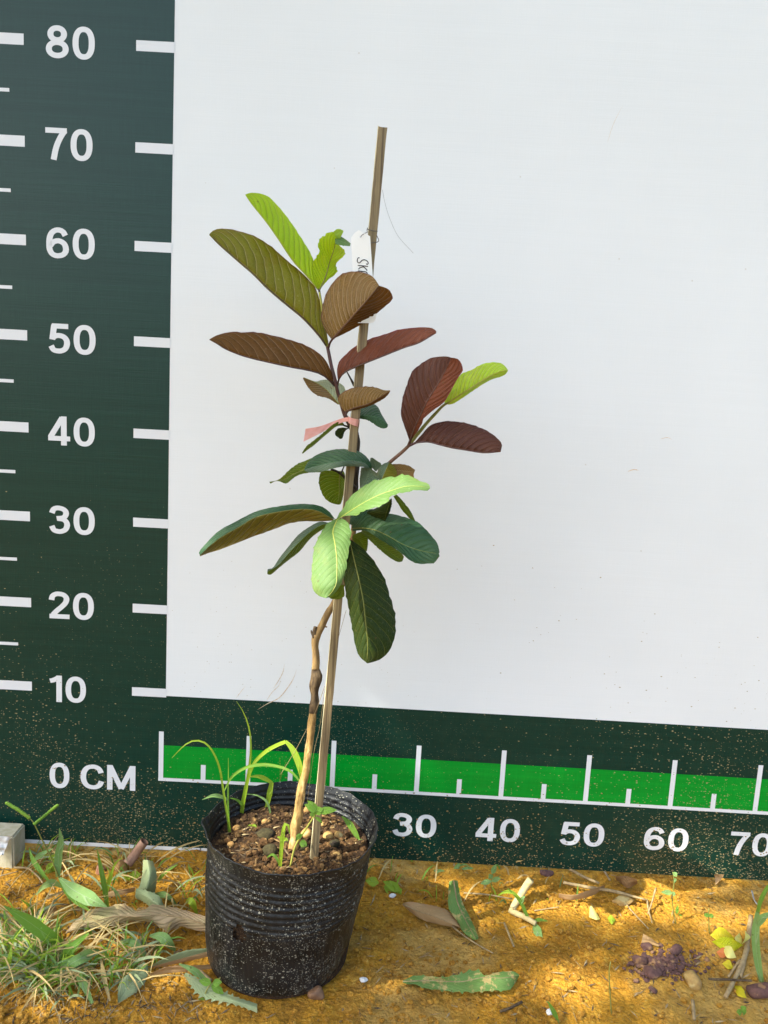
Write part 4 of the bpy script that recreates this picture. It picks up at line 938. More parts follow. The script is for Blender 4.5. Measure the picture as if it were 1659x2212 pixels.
weed('grass_tuft', g, 'grass seedling at the left of the pot with a long arching blade', 'grass plant', [
    ('blade', pc3('3', [(288, 1805), (262, 1650), (235, 1480), (215, 1350), (180, 1250), (130, 1172), (70, 1137), (0, 1142), (-60, 1185), (-135, 1262)], [y, y-2]), [.3, .28, .25, .22, .2, .05], G_young, {'n': 24}),
    ('blade', pc3('3', [(280, 1800), (272, 1600), (275, 1400), (275, 1262)], y), [.3, .24, .05], G_blade, {}),
    ('blade', pc3('3', [(272, 1565), (220, 1542), (160, 1535), (85, 1565)], [y, y-1.5]), [.3, .5, .08], G_bladeB, {}),
    ('blade', pc3('3', [(245, 1500), (300, 1400), (400, 1332), (520, 1310), (640, 1325), (730, 1362), (790, 1430), (802, 1470)], [y, y-1]), [.15, .35, .4, .35, .2], G_blade, {'n': 20})], 'grass seedlings in the pot')
g = SO('3', 548, 1642); y = g.y*100
weed('grass_tuft', g, 'short grass seedling with a flat yellow-green blade behind the trunk', 'grass plant', [
    ('blade', pc3('3', [(546, 1642), (560, 1590), (578, 1500), (590, 1438)], y), [.35, .6, .75, .5], G_young, {}),
    ('blade', pc3('3', [(592, 1442), (540, 1412), (490, 1395), (430, 1397)], [y, y-1]), [.4, .6, .12], G_young, {}),
    ('blade', pc3('3', [(578, 1720), (575, 1640), (548, 1572), (480, 1532), (410, 1524)], [y-1, y-1.4]), [.2, .3, .1], G_bladeB, {})], 'grass seedlings in the pot')
g = SO('3', 650, 2050); y = g.y*100
weed('seedling', g, 'small bent seedling at the front rim of the pot', 'seedling', [
    ('blade', pc3('3', [(650, 2048), (662, 1900), (674, 1790), (690, 1737), (708, 1748), (722, 1812)], y), [.4, .45, .5, .4, .12], G_young, {}),
    ('blade', pc3('3', [(645, 2035), (620, 1982), (590, 1962), (556, 1985)], y), [.2, .35, .1], G_blade, {}),
    ('blade', pc3('3', [(668, 1870), (650, 1840), (630, 1835)], y), [.3, .4, .1], G_young, {}), ('blade', pc3('3', [(672, 1860), (690, 1850), (708, 1862)], y), [.3, .4, .1], G_young, {})], 'seedlings in the pot')
g = SO('3', 725, 2052); y = g.y*100
r = thing('seedling', g, 'broad-leaved seedling leaning right in front of the trunk', 'seedling', 'seedlings in the pot')
tube('stem', pc3('3', [(725, 2050), (760, 1905), (830, 1790), (900, 1682), (925, 1655)], [y, y-.5]), [.10, .09, .06], M_limst, r, n=16, seg=6)
for a, b_, w_ in (((922, 1655), (1062, 1640), .9), ((925, 1650), (828, 1600), 1.0), ((905, 1665), (960, 1630), 1.1), ((880, 1650), (890, 1690), .7), ((922, 1650), (850, 1572), .8), ((790, 1850), (768, 1825), 1.2), ((790, 1880), (845, 1898), .9), ((905, 1690), (955, 1735), .4)):
    blade('leaf', pc3('3', [a, ((a[0]+b_[0])/2, (a[1]+b_[1])/2-6), b_], y-.6), [.15, w_, w_*.8, .1], G_blade, r, n=9)
g = SO('3', 1225, 1868); y = g.y*100
weed('seedling', g, 'small green shoot leaning left at the right of the pot', 'seedling', [
    ('blade', pc3('3', [(1228, 1868), (1195, 1805), (1150, 1735), (1098, 1684)], [y, y+.5]), [.25, .7, .8, .12], G_blade, {}),
    ('blade', pc3('3', [(1222, 1862), (1245, 1865), (1268, 1884)], y), [.3, .5, .1], G_bladeB, {})], 'seedlings in the pot')
g = SO('P', 495, 640); y = g.y*100
weed('seedling', g, 'tiny yellow-green sprout left of the wide mossy clod', 'seedling', [
    ('blade', pc3('P', [(495, 650), (480, 620), (455, 630)], y), [.2, .5, .1], G_young, {}), ('blade', pc3('P', [(495, 650), (510, 615), (535, 630)], y), [.2, .5, .1], G_young, {}),
    ('blade', pc3('P', [(490, 655), (470, 648), (450, 660)], y), [.2, .4, .1], G_young, {})], 'seedlings in the pot')
def seedhead(P, parent, n=22, s=.075):
    P = catmull(P, n); items = [(p+V((0, 0, .0003*(-1)**i)), (s*.014, s*.012, s*.016), i*1.1) for i, p in enumerate(P)]
    lumps('seed_head', items, G_blade, parent, smooth=True)
g = U(*fr('3', (650, 1500)), pc.y*100+9.5); g.z = gh(g.x, g.y)
r = thing('grass_stalk', g, 'two-forked grass seed stalk standing behind the pot', 'grass stalk')
yy = g.y*100
tube('stem', [g, U(*fr('3', (650, 1440)), yy)], [.05, .04], M_oliv, r, n=8, seg=6)
seedhead(pc3('3', [(650, 1440), (652, 1350), (648, 1262)], yy), r, 20, .05); seedhead(pc3('3', [(650, 1430), (668, 1360), (694, 1292)], yy), r, 20, .05)

# ------------------------------------------------------------------ left: seeding grass, blades
g = GH(500, 1008, 0, 'G1'); y = g.y*100
r = thing('seeding_grass', g, 'dark-stemmed grass with a forked seed head in front of the banner, lower left', 'grass plant')
tube('stem', [g]+cu('G1', [(430, 850), (380, 745), (330, 620), (270, 500), (222, 402), (192, 366)], [y, y-1]), [.10, .09, .07, .05], M_oliv, r, n=24, seg=6)
seedhead(cu('G1', [(192, 366), (120, 315), (42, 268)], y-1), r, 30, .12); seedhead(cu('G1', [(225, 405), (300, 345), (375, 283)], y-1), r, 28, .11)
blade('blade', cu('G1', [(378, 750), (382, 610), (398, 520), (388, 432)], [y, y-.5]), [.5, 1.0, .9, .08], G_bladeB, r)
blade('blade', cu('G1', [(388, 758), (470, 830), (580, 890), (700, 948)], [y-.3, y-3]), [.3, 1.7, 1.8, .1], G_bladeB, r, fold=.15)
blade('blade', cu('G1', [(388, 765), (450, 850), (520, 920), (590, 975)], [y-.3, y-2]), [.3, 1.0, .9, .1], G_blade, r)
bl = [([(25, 940), (180, 1040), (320, 1140), (445, 1224)], [6, 3.5, .3], [.1, 1.5, 1.5, .5], G_blade, 'long broad green blade slanting down right at the left edge'),
      ([(700, 952), (688, 850), (660, 700), (636, 575)], 'V', [.5, .7, .6, .08], G_blade, 'upright green blade behind the long dry leaf'),
      ([(692, 870), (722, 750), (752, 655)], 'V', [.4, .6, .08], G_young, 'short yellow-green blade right of the upright blade'),
      ([(385, 1335), (470, 1212), (580, 1118)], [.3, 2.5, 3], [.4, 1.2, .2], G_blade, 'green blade below the left end of the long dry leaf'),
      ([(318, 1482), (420, 1352), (530, 1282), (648, 1228)], [.3, 2.0, 2.4, 1], [.1, 1.1, 1.3, .3], G_bladeB, 'bluish green blade arching above the bare clay'),
      ([(482, 1330), (540, 1440), (604, 1578)], [1.5, 1.3, .3], [.3, .9, .3], G_bladeB, 'bluish blade pointing down at the lower left, below the arching blade'),
      ([(660, 1288), (682, 1420), (718, 1562)], [1, .8, .3], [.2, .6, .2], G_straw, 'narrow straw-coloured blade pointing down left of the broad grey-green leaf'),
      ([(975, 1135), (1050, 1140), (1100, 1180), (1145, 1235)], [1.5, 2.2, .3], [.2, 1.3, .3], G_bladeB, 'short bluish blade close to the left side of the pot'),
      ([(780, 1182), (860, 1185), (910, 1215), (955, 1285)], [1, 1.8, .3], [.2, .9, .2], G_bladeB, 'pale blade under the middle of the long dry leaf'),
      ([(235, 870), (290, 810), (350, 790), (405, 820)], [.5, 1.6, .4], [.1, 1.1, .2], G_bladeB, 'pale curled blade left of the seeding grass'),
      ([(190, 560), (215, 640), (270, 720), (320, 780)], [3, 2, .3], [.1, .7, .3], G_blade, 'thin blade behind the seeding grass stem'),
      ([(200, 660), (260, 610), (345, 565)], [1, 2, 2.5], [.2, .8, .1], G_bladeB, 'pale blade under the banner hem, far left'),
      ([(1010, 860), (1090, 875), (1150, 930)], [.5, 1.5, .3], [.2, .9, .2], G_bladeB, 'pale blade right of the grey curled leaf'),
      ([(1215, 920), (1250, 910), (1290, 1000)], [1, 2, .3], [.2, .9, .2], G_young, 'bent green blade near the pot, above the dry leaf end'),
      ([(1170, 1320), (1260, 1360), (1370, 1445)], [2.2, 2, .6], [.15, .8, .2], G_bladeB, 'thin bluish blade ending at the foot of the pot'),
      ([(1030, 780), (1080, 720), (1160, 670)], [.3, 1.5, 2], [.3, .6, .1], G_blade, 'thin green blade between grey leaf and pot'),
      ([(20, 1390), (60, 1290), (75, 1210)], [.3, 2.5, 3], [.3, .9, .1], G_young, 'yellow-green blade at the left picture edge')]
for P, h, Wd, mt, lab in bl:
    if h == 'V':
        b_ = GH(*P[0], 0, 'G1'); pts = [b_]+cu('G1', P[1:], b_.y*100)
    else: pts = cgh('G1', P, h)
    o = blade('wild_grass', pts, Wd, mt, None, min(pts, key=lambda q: q.z)); tag(o, lab, 'grass blade')

# mass of small grass and ground cover
def inpoly(x, y, poly):
    c = False; j = len(poly)-1
    for i in range(len(poly)):
        if (poly[i][1] > y) != (poly[j][1] > y) and x < (poly[j][0]-poly[i][0])*(y-poly[i][1])/(poly[j][1]-poly[i][1])+poly[i][0]: c = not c
        j = i
    return c
GP = [([(0, 900), (250, 1000), (500, 1130), (900, 1150), (1330, 1180), (1350, 1420), (900, 1480), (500, 1560), (0, 1560)], 640, .85),
      ([(130, 520), (1340, 560), (1340, 980), (900, 960), (600, 900), (150, 820)], 230, .8), ([(0, 1150), (330, 1150), (420, 1440), (200, 1560), (0, 1540)], 420, 1.0)]
vs_, fs, fm, uv = [], [], [], []
gm = [G_blade, G_bladeB, G_straw, G_young, D_grey]
def tuft(p, h, w_, mi, lean=None):
    a = rnd.uniform(0, 6.28); l = rnd.uniform(.3, 1.3) if lean is None else lean
    D = V((math.cos(a), math.sin(a), 0)); P = [p, p+D*h*l*.35+V((0, 0, h*.55)), p+D*h*l*.8+V((0, 0, h*.8)), p+D*h*l*1.15+V((0, 0, h*(.75 if l > .8 else .98)))]
    s, f, u_ = ribbon_vf(catmull(P, 6), [w_*.5, w_, w_*.9, w_*.05], V((rnd.uniform(-.5, .5), -1, rnd.uniform(.2, 1.2))).normalized(), rnd.uniform(-1, 1), .2)
    o = len(vs_); vs_.extend(s); fs.extend([tuple(i+o for i in q) for q in f]); fm.extend([mi]*len(f)); uv.extend(u_)
for poly, cnt, sc_ in GP:
    xs = [p[0] for p in poly]; ys = [p[1] for p in poly]; k = 0
    while k < cnt:
        x, y_ = rnd.uniform(min(xs), max(xs)), rnd.uniform(min(ys), max(ys))
        if not inpoly(x, y_, poly): continue
        k += 1
        p = GH(x, y_, 0, 'G1')
        if math.hypot(p.x-POT.location.x, p.y-POT.location.y) < .078: continue
        if noise.noise(V((p.x*22, p.y*22, 4))) < -.08: continue
        kind_ = rnd.random()
        if kind_ < .58: tuft(p, rnd.uniform(.012, .034)*sc_, rnd.uniform(.0010, .0028)*sc_, rnd.choice([0, 0, 1, 3, 3]))
        elif kind_ < .76: tuft(p, rnd.uniform(.012, .028)*sc_, rnd.uniform(.0012, .003), 4, 1.6)
        else: tuft(p, rnd.uniform(.010, .036), rnd.uniform(.0008, .0020), 2, 2.2)
for k in range(90):                                            # sparse sprigs along the banner foot and on the right
    p = V((rnd.uniform(.2, .5), rnd.uniform(-.06, .10), 0)); p.z = gh(p.x, p.y)
    tuft(p, rnd.uniform(.008, .022), rnd.uniform(.001, .003), rnd.choice([0, 1, 2, 2, 3]))
o = mesh('grass', vs_, fs, gm, None, None, uv=uv, fmat=fm); tag(o, 'short mixed grass and straw growing on the clay left of the pot', 'grass', kind='stuff')

# clay crumbs over the ground
items = []
for k in range(11000):
    px, py = rnd.uniform(-40, 1700), rnd.uniform(1815, 2260); p = GH(px, py)
    if math.hypot(p.x-POT.location.x, p.y-POT.location.y) < .074: continue
    dn = .45+.9*noise.noise(V((p.x*9, p.y*9, 8)))
    if p.y > -.09 and p.x > .15: dn += .35
    if rnd.random() > dn: continue
    s = .0007+.0032*rnd.random()**4; items.append((p+V((0, 0, s*.3)), (s, s*.9, s*.7), k*.7))
tag(lumps('clay_crumbs', items, M_crumb), 'loose orange clay crumbs scattered over the ground', 'crumbs', kind='stuff')
def rgr(k):
    while True:
        q_ = rnd.random(); p = GH(rnd.uniform(0, 1659) if q_ < .45 else rnd.uniform(0, 460), rnd.uniform(1830, 2212))
        if math.hypot(p.x-POT.location.x, p.y-POT.location.y) > .08: return p+V((0, 0, .0012)), rnd.uniform(.003, .016), rnd.uniform(.0006, .0020)
chips('ground_litter', rgr, 1500, [M_stick, M_barkd, M_bark, M_barkd, M_stick], 'fine straw and bark bits on the clay', 'litter')

# ------------------------------------------------------------------ fallen leaves
def gleaf(name, f, M, A, B, hM, hA, hB, mats, label, cat='fallen leaf', **kw):
    Mp, Ap, Bp = cgh(f, M, hM), cgh(f, A, hA), cgh(f, B, hB)
    loc = Mp[len(Mp)//2].copy()
    o = leaf(None, Mp, Ap, Bp, mats, None, name=name, loc=loc, **kw); return tag(o, label, cat)
gleaf('fallen_leaf', 'G1', [(1340, 1062), (1200, 1020), (1050, 1000), (900, 1010), (750, 1010), (600, 1050), (430, 1118)], [(1340, 1010), (1260, 985), (1180, 962), (1090, 942), (1000, 935), (920, 975), (880, 968), (800, 928), (700, 950), (600, 965), (500, 1030), (432, 1110)],
      [(1345, 1110), (1280, 1100), (1180, 1075), (1090, 1105), (1000, 1052), (900, 1040), (760, 1062), (640, 1090), (540, 1082), (430, 1125)], [2, 2.2, 2.6, 1.6, .5], [2.4, 1.8, 2.6, 1.5, .4], [1, .8, 1.3, 1, .4], leafmat('dry_green_leaf', (.46, .33, .19), (.36, .25, .14), (.55, .50, .22), (.3, .25, .08), .15, rough=.6, pale=.35, film=(.28, .32, .10), spec=.2),
      'long curled dry leaf, brown turning green, left of the pot', rib=M_stick, ribr=.09, ripple=.3, teeth=.35, nu=56)
gleaf('fallen_leaf', 'G1', [(960, 640), (975, 730), (965, 800), (950, 860)], [(935, 640), (930, 730), (915, 800), (880, 880)], [(1000, 650), (1022, 730), (1020, 800), (1010, 870)], [4.5, 3, 1.2], [4, 2.4, .5], [4, 2.5, .6], D_grey, 'grey-green leaf standing on edge behind the dry leaf', teeth=.2)
gleaf('fallen_leaf', 'G1', [(885, 850), (960, 880), (1030, 930), (1080, 985)], [(890, 825), (950, 840), (1040, 880), (1085, 975)], [(885, 890), (940, 915), (1010, 965), (1075, 990)], [1.2, 2, 1], [1.6, 2.2, 1], [.5, .8, .5], D_grey, 'pale green curled leaf touching the dry leaf', teeth=.2)
gleaf('fallen_leaf', 'G1', [(772, 1572), (840, 1470), (900, 1395), (962, 1330)], [(768, 1570), (775, 1470), (810, 1410), (890, 1345), (940, 1312), (962, 1325)], [(778, 1574), (880, 1510), (945, 1440), (968, 1380), (966, 1332)], [.4, 1, 1.2], [.8, 1.6, 1.3], [.3, .4, 1], D_grey, 'broad grey-green leaf lying on the clay, bottom left', teeth=.1)
gleaf('fallen_leaf', 'G1', [(1205, 1385), (1290, 1450), (1400, 1520), (1520, 1560), (1680, 1605)], [(1215, 1375), (1300, 1420), (1400, 1470), (1520, 1530), (1680, 1580)], [(1200, 1395), (1280, 1500), (1340, 1540), (1450, 1565), (1560, 1590), (1680, 1640)], [.8, .5, .5], [1, .6, .4], [.3, .3, .3], D_grey, 'toothed dead leaf pinned under the front of the pot', teeth=.5, nu=50)
gleaf('fallen_leaf', 'G1', [(970, 1345), (1090, 1310), (1220, 1275), (1365, 1235)], [(968, 1340), (1080, 1280), (1220, 1230), (1365, 1215)], [(972, 1350), (1100, 1330), (1240, 1300), (1365, 1270)], [.5, 1, 1.4], [.8, 2, 1.8], [.4, .5, .8], [D_grey, D_dry], 'rolled straw-green leaf against the lower left of the pot')
gleaf('fallen_leaf', 'G1', [(980, 1392), (1100, 1360), (1240, 1350), (1385, 1335)], [(975, 1385), (1100, 1335), (1240, 1330), (1385, 1322)], [(985, 1398), (1100, 1380), (1240, 1368), (1385, 1352)], [.4, .8, .6], [.8, 1.4, .9], [.3, .4, .4], D_dry, 'narrow brown dry leaf beneath the rolled one beside the pot')
gleaf('fallen_leaf', 'G1', [(690, 880), (760, 855), (880, 830)], [(700, 850), (770, 835), (885, 822)], [(690, 890), (780, 872), (880, 845)], [.5, 1], [.8, 1.3], [.3, .5], D_dry, 'pale dry leaf above the long dry leaf')
gleaf('fallen_leaf', 'G1', [(260, 1005), (320, 975), (370, 960)], [(265, 975), (310, 940), (372, 950)], [(262, 1012), (330, 1000), (372, 968)], [.4, .6], [.8, 1], [.3, .4], D_dry, 'small pale brown leaf left of the seeding grass')
gleaf('fallen_leaf', 'G1', [(0, 1090), (80, 1120), (200, 1150)], [(0, 1030), (80, 1080), (200, 1130)], [(0, 1140), (80, 1160), (200, 1165)], [.8, .8], [1.2, 1.2], [.4, .4], D_dry, 'brown dead leaf at the left picture edge')
gleaf('fallen_leaf', 'G2', [(385, 746), (500, 800), (640, 845), (760, 895), (862, 942)], [(388, 738), (450, 727), (560, 745), (680, 770), (770, 812), (862, 930)], [(380, 752), (450, 812), (560, 880), (700, 916), (860, 947)], [1, 1.4, .8], [1.4, 1.6, .8], [.5, .4, .4], D_dry, 'brown dry leaf right of the pot, under the blotchy leaf', rib=M_stick, ribr=.05)
o = tube('fallen_stalk', cgh('G2', [(790, 930), (900, 1015), (1010, 1085), (1125, 1148)], [.8, .4]), [.10, .08, .06], M_stick, None, GH(950, 1040, 0, 'G2'), n=14, seg=6); tag(o, 'straight dry stalk lying below the blotchy leaf', 'stalk')
gleaf('fallen_leaf', 'G2', [(800, 552), (815, 640), (835, 740), (900, 880), (985, 1036)], [(765, 560), (758, 640), (762, 780), (840, 900), (880, 975), (962, 1040)], [(835, 556), (850, 650), (882, 750), (942, 870), (1002, 1010), (990, 1038)], [3.5, 2.6, 1.8, 1.2, 1], [3, 2, 1.2, .8, .6], [3, 1.8, 1, .7, .8], D_green, 'green leaf blotched with tan, propped up right of the pot', rib=M_stick, ribr=.08)
gleaf('fallen_leaf', 'G2', [(385, 1378), (640, 1372), (860, 1380), (1040, 1345), (1200, 1350), (1335, 1328)], [(388, 1368), (500, 1330), (700, 1345), (850, 1320), (940, 1290), (1010, 1295), (1060, 1332), (1150, 1305), (1280, 1295), (1336, 1322)],
      [(385, 1388), (430, 1402), (480, 1400), (560, 1430), (650, 1443), (760, 1455), (900, 1463), (1010, 1460), (1150, 1450), (1260, 1442), (1336, 1338)], [.5, 1, 1.3, 1.2], [.5, 1.6, 1.4, 1], [.4, .5, .8, .6], D_green, 'spiny-edged green leaf with tan blotches, lying at the bottom centre', rib=M_stick, ribr=.06, teeth=.28, nu=60)
gleaf('fallen_leaf', 'G3', [(0, 660), (120, 670), (240, 640), (360, 580)], [(0, 640), (120, 650), (240, 615), (365, 572)], [(0, 675), (110, 692), (260, 660), (370, 590)], [.8, 1.2], [1.2, 1.6], [.4, .5], D_dry, 'long wavy dry leaf below the printed 50', ripple=.3)
gleaf('fallen_leaf', 'G3', [(455, 530), (530, 550), (620, 545)], [(450, 508), (530, 500), (622, 530)], [(480, 550), (550, 598), (625, 560)], [.8, 1.2], [1.6, 1.6], [.3, .5], leafmat('rust_leaf', (.26, .13, .04), (.2, .09, .03), (.3, .2, .08), None, .15, rough=.7), 'rust brown curled leaf under the printed 60')
gleaf('fallen_leaf', 'G3', [(1235, 490), (1260, 520), (1245, 568)], [(1230, 482), (1240, 520), (1242, 568)], [(1315, 488), (1290, 525), (1248, 570)], [1.5, .4], [1.4, .4], [1.6, .4], D_dry, 'small pale leaf tip just below the banner, right')
gleaf('fallen_leaf', 'G3', [(660, 1010), (720, 1020), (800, 1050)], [(670, 960), (740, 1000), (800, 1045)], [(655, 1030), (720, 1040), (795, 1062)], [.4, .6], [1, .8], [.3, .4], D_dry, 'crumpled grey-brown leaf above the purple stones')
PET = 'fallen yellow petals and leaves'
def petal(P4, mt, lab, h=.6):
    a, m1, m2, t = P4
    gleaf('fallen_petal', 'G3', [a, ((m1[0]+m2[0])/2, (m1[1]+m2[1])/2), t], [a, m1, t], [a, m2, t], [.3, h*.8, .3], [.3, h*1.2, .3], [.3, h*.4, .3], mt, lab, 'petal', nu=14, nv=4, ripple=.05)['group'] = PET
petal(((1198, 970), (1290, 905), (1290, 1030), (1398, 998)), D_yel, 'large yellow petal at the top left of the cluster', 1.2)
petal(((1212, 1022), (1340, 985), (1350, 1110), (1462, 1050)), leafmat('yellowgreen_petal', (.60, .64, .01), (.66, .68, .02), (.6, .62, .06), None, .3), 'yellow-green pointed petal in the middle of the cluster', .9)
petal(((1448, 1042), (1395, 1000), (1452, 1005), (1432, 950)), D_cream, 'small pale petal standing at the top of the cluster', 2)
petal(((1450, 1044), (1478, 990), (1520, 990), (1474, 930)), D_cream, 'pale curved petal at the right of the cluster', 2)
petal(((1296, 1062), (1365, 1060), (1335, 1150), (1408, 1150)), D_cream, 'cream petal hanging below the cluster', .9)
petal(((1250, 1105), (1310, 1070), (1290, 1150), (1360, 1130)), D_org, 'brownish orange petal under the yellow cluster', .5)
petal(((1296, 1195), (1350, 1165), (1340, 1240), (1386, 1235)), D_yel, 'small golden petal below the orange one', .5)
petal(((1392, 1370), (1450, 1380), (1420, 1450), (1490, 1470)), D_yel, 'curled yellow petal beside the purple stone at the right', .5)
petal(((240, 828), (255, 735), (300, 850), (328, 842)), D_cream, 'single cream petal on the clay left of the green bud', 1)
petal(((385, 835), (415, 810), (420, 885), (450, 850)), G_young, 'small bright green leaf bit beside the cream petal', .5)
# rolled sheath, sticks
def stick(f, pts, r_, mt, lab, h=.4, nm='stick', cat='stick', seg=8, wob=.25):
    P = cgh(f, pts, h); o = tube(nm, P, r_, mt, None, P[0].copy(), n=max(8, len(P)*5), seg=seg, wob=wob); return tag(o, lab, cat)
def sheath():
    P = catmull(cgh('G1', [(945, 520), (885, 600), (832, 668)], [3.2, 2, 1.1]), 14); a, f1, _ = tube_vf(P, [.0052, .0058], 20, False, .12); b, f2, _ = tube_vf(P, [.0044, .0050], 20, False, .12)
    k = len(a); n = 14; fs_ = f1+[tuple(reversed([i+k for i in q])) for q in f2]+[((n-1)*20+i, (n-1)*20+(i+1) % 20, k+(n-1)*20+(i+1) % 20, k+(n-1)*20+i) for i in range(20)]
    o = mesh('curled_sheath', a+b, fs_, M_wood2, None, P[-1].copy()); tag(o, 'hollow rolled brown sheath with its round opening facing the camera, under the banner', 'dry sheath')
M_wood2 = plain('brown_sheath', (.34, .20, .13), (.24, .13, .08), 150, .7, .4, .0008, (1, 1, .5))
sheath()
stick('G2', [(1432, 548), (1362, 650), (1282, 785)], [.42, .40, .34], M_cream, 'thick pale peeled stick propped up at a slant right of centre', [3.2, .8])
stick('G2', [(1262, 792), (1370, 850), (1472, 905)], [.34, .30, .26], M_cream, 'short pale stick lying at the foot of the propped stick', .5)
stick('G2', [(1215, 900), (1250, 990), (1292, 1092)], [.12, .10], M_stick, 'thin straw left of the small weed', .4)
stick('G2', [(1180, 1622), (1270, 1590), (1360, 1545)], [.11, .13], M_barkd, 'dark twig at the bottom centre', .2)
stick('G2', [(885, 655), (1080, 670), (1280, 705)], [.10, .08], M_stick, 'long straw crossing the sunlit strip', .6)
stick('G2', [(1460, 800), (1659, 770)], [.07, .05], M_stick, 'fine straw right of the propped stick', .3)
stick('G3', [(35, 415), (180, 500), (320, 560)], [.17, .15], M_stick, 'grey stick emerging below the printed 50', .6)
stick('G3', [(345, 435), (405, 535)], [.13, .12], M_stick, 'short stick stub below the banner', .5)
stick('G3', [(35, 552), (220, 590), (430, 622), (690, 690)], [.17, .2, .18, .10], M_stick, 'long bent stick across the clay below 50 and 60', .9)
stick('G3', [(700, 690), (712, 770), (740, 872)], [.1, .07], M_stick, 'thin root hanging down from the long bent stick', .4)
stick('G3', [(770, 598), (745, 690), (708, 802)], [.1, .08], M_stick, 'upright straw crossing the thin root', [1.5, .3])
stick('G3', [(480, 660), (580, 780), (712, 920)], [.09, .07], M_stick, 'fine slanting straw below the flat brown stone', .3)
stick('G3', [(1522, 822), (1500, 1000), (1460, 1180), (1322, 1462)], [.24, .26, .22, .2], M_stick, 'thickest stick of the bundle at the right', .6)
stick('G3', [(1500, 1060), (1440, 1300)], [.2, .18], M_stick, 'short split stick beside the thickest one', .4)
stick('G3', [(1440, 1170), (1345, 1302)], [.15, .14], M_stick, 'short stick below the orange petal', .4)
stick('G3', [(1190, 1318), (1360, 1325), (1530, 1332)], [.12, .1], M_barkd, 'dark stick lying across the bundle', 1)
stick('G3', [(1060, 1490), (1075, 1640)], [.18, .15], M_stick, 'stubby stick at the bottom right', .3)
stick('G3', [(1530, 620), (1550, 690), (1585, 740)], [.1, .07], M_wireg, 'pale curved straw at the right edge', .5)
stick('G1', [(90, 690), (180, 695), (240, 740), (280, 790)], [.12, .09], M_stick, 'pale bent root beside the white post', .5)
stick('G1', [(1305, 1365), (1380, 1430)], [.2, .15], M_stick, 'short straw stub by the foot of the pot', .5)
stick('G1', [(0, 745), (120, 715)], [.08, .06], M_stick, 'thin pale root at the far left', .4)
# stones
def gst(f, p, s, mt, lab, seed, nm='stone', cat='stone', facet=.35, group=None, rot=0.0):
    q = GH(*p, 0, f); q.z = gh(q.x, q.y)+s[2]*.004; stone(nm, q, s, mt, seed, lab, cat, group, facet=facet, rot=rot)
gst('G3', (1060, 1362), (1.05, .95, .95), M_ochre, 'yellow-ochre lumpy stone right of the purple stones', 1.1)
gst('G3', (695, 1075), (.6, .5, .5), M_purp, 'purple stone at the top left of the purple heap', 2.2)
gst('G3', (640, 1185), (.75, .6, .6), M_purp, 'rounded purple stone at the left of the purple heap', 3.4)
gst('G3', (740, 1285), (1.15, .7, .6), M_purp, 'wide purple stone at the front of the purple heap', 4.1)
gst('G3', (925, 1110), (.8, .6, .65), M_purp, 'angular purple stone at the top right of the heap', 5.6, facet=.45)
gst('G3', (745, 1415), (.45, .4, .35), M_purp, 'small purple stone below the heap', 6.3)
gst('G3', (1595, 1440), (1.35, 1.0, 1.0), M_purp, 'large purple-brown stone at the lower right corner', 7.7, facet=.4)
gst('G3', (505, 715), (1.35, .8, .5), M_ochre, 'flat brown stone beside the long bent stick', 8.8)
gst('P', (1012, 1990), (.85, .7, .72), plain('brown_stone', (.24, .13, .065), (.17, .09, .05), 200, .6, .5, .001), 'brown stone wedged at the front right foot of the pot', 9.2)
gst('G1', (785, 712), (.85, .7, .9), M_pebble, 'orange stone beside the open end of the rolled sheath', 10.4)
gst('G1', (652, 722), (.7, .55, .75), plain('pink_stone', (.40, .20, .12), (.32, .15, .08), 200, .7, .5, .001), 'pinkish wedge-shaped stone left of the orange stone', 11.2, facet=.45)
gst('G1', (850, 1262), (.35, .35, .4), M_cloth, 'small white lump in the grass left of the pot', 12.2)
gst('P', (1400, 1865), (.35, .3, .2), M_cloth, 'tiny white chip on the clay right of the pot', 13.3)
gst('G2', (300, 685), (.45, .3, .25), M_cloth, 'white shard at the edge of the sunlit strip', 14.6)
gst('G2', (60, 1375), (.4, .3, .25), M_cloth, 'pale chip left of the spiny-edged leaf', 15.1)
gst('G2', (1590, 1640), (.4, .35, .3), M_cloth, 'pale pebble at the bottom, below the lit patch', 16.3)
gst('G3', (1480, 480), (.0, .0, .0), M_purp, '', 1) if False else None
gst('G2', (1560, 500), (.9, .6, .4), M_purp, 'dull red flat stone below the printed 40', 17.9)
items = []
for k in range(620):
    x = rnd.gauss(850, 140); y_ = rnd.gauss(1210, 55); p = GH(x, y_, 0, 'G3'); s = .0007+.0024*rnd.random()**3
    items.append((p+V((0, 0, s*.3)), (s*1.2, s, s*.8), k*1.9))
tag(lumps('purple_gravel', items, M_purp), 'crushed purple gravel heap around the purple stones', 'gravel', kind='stuff')
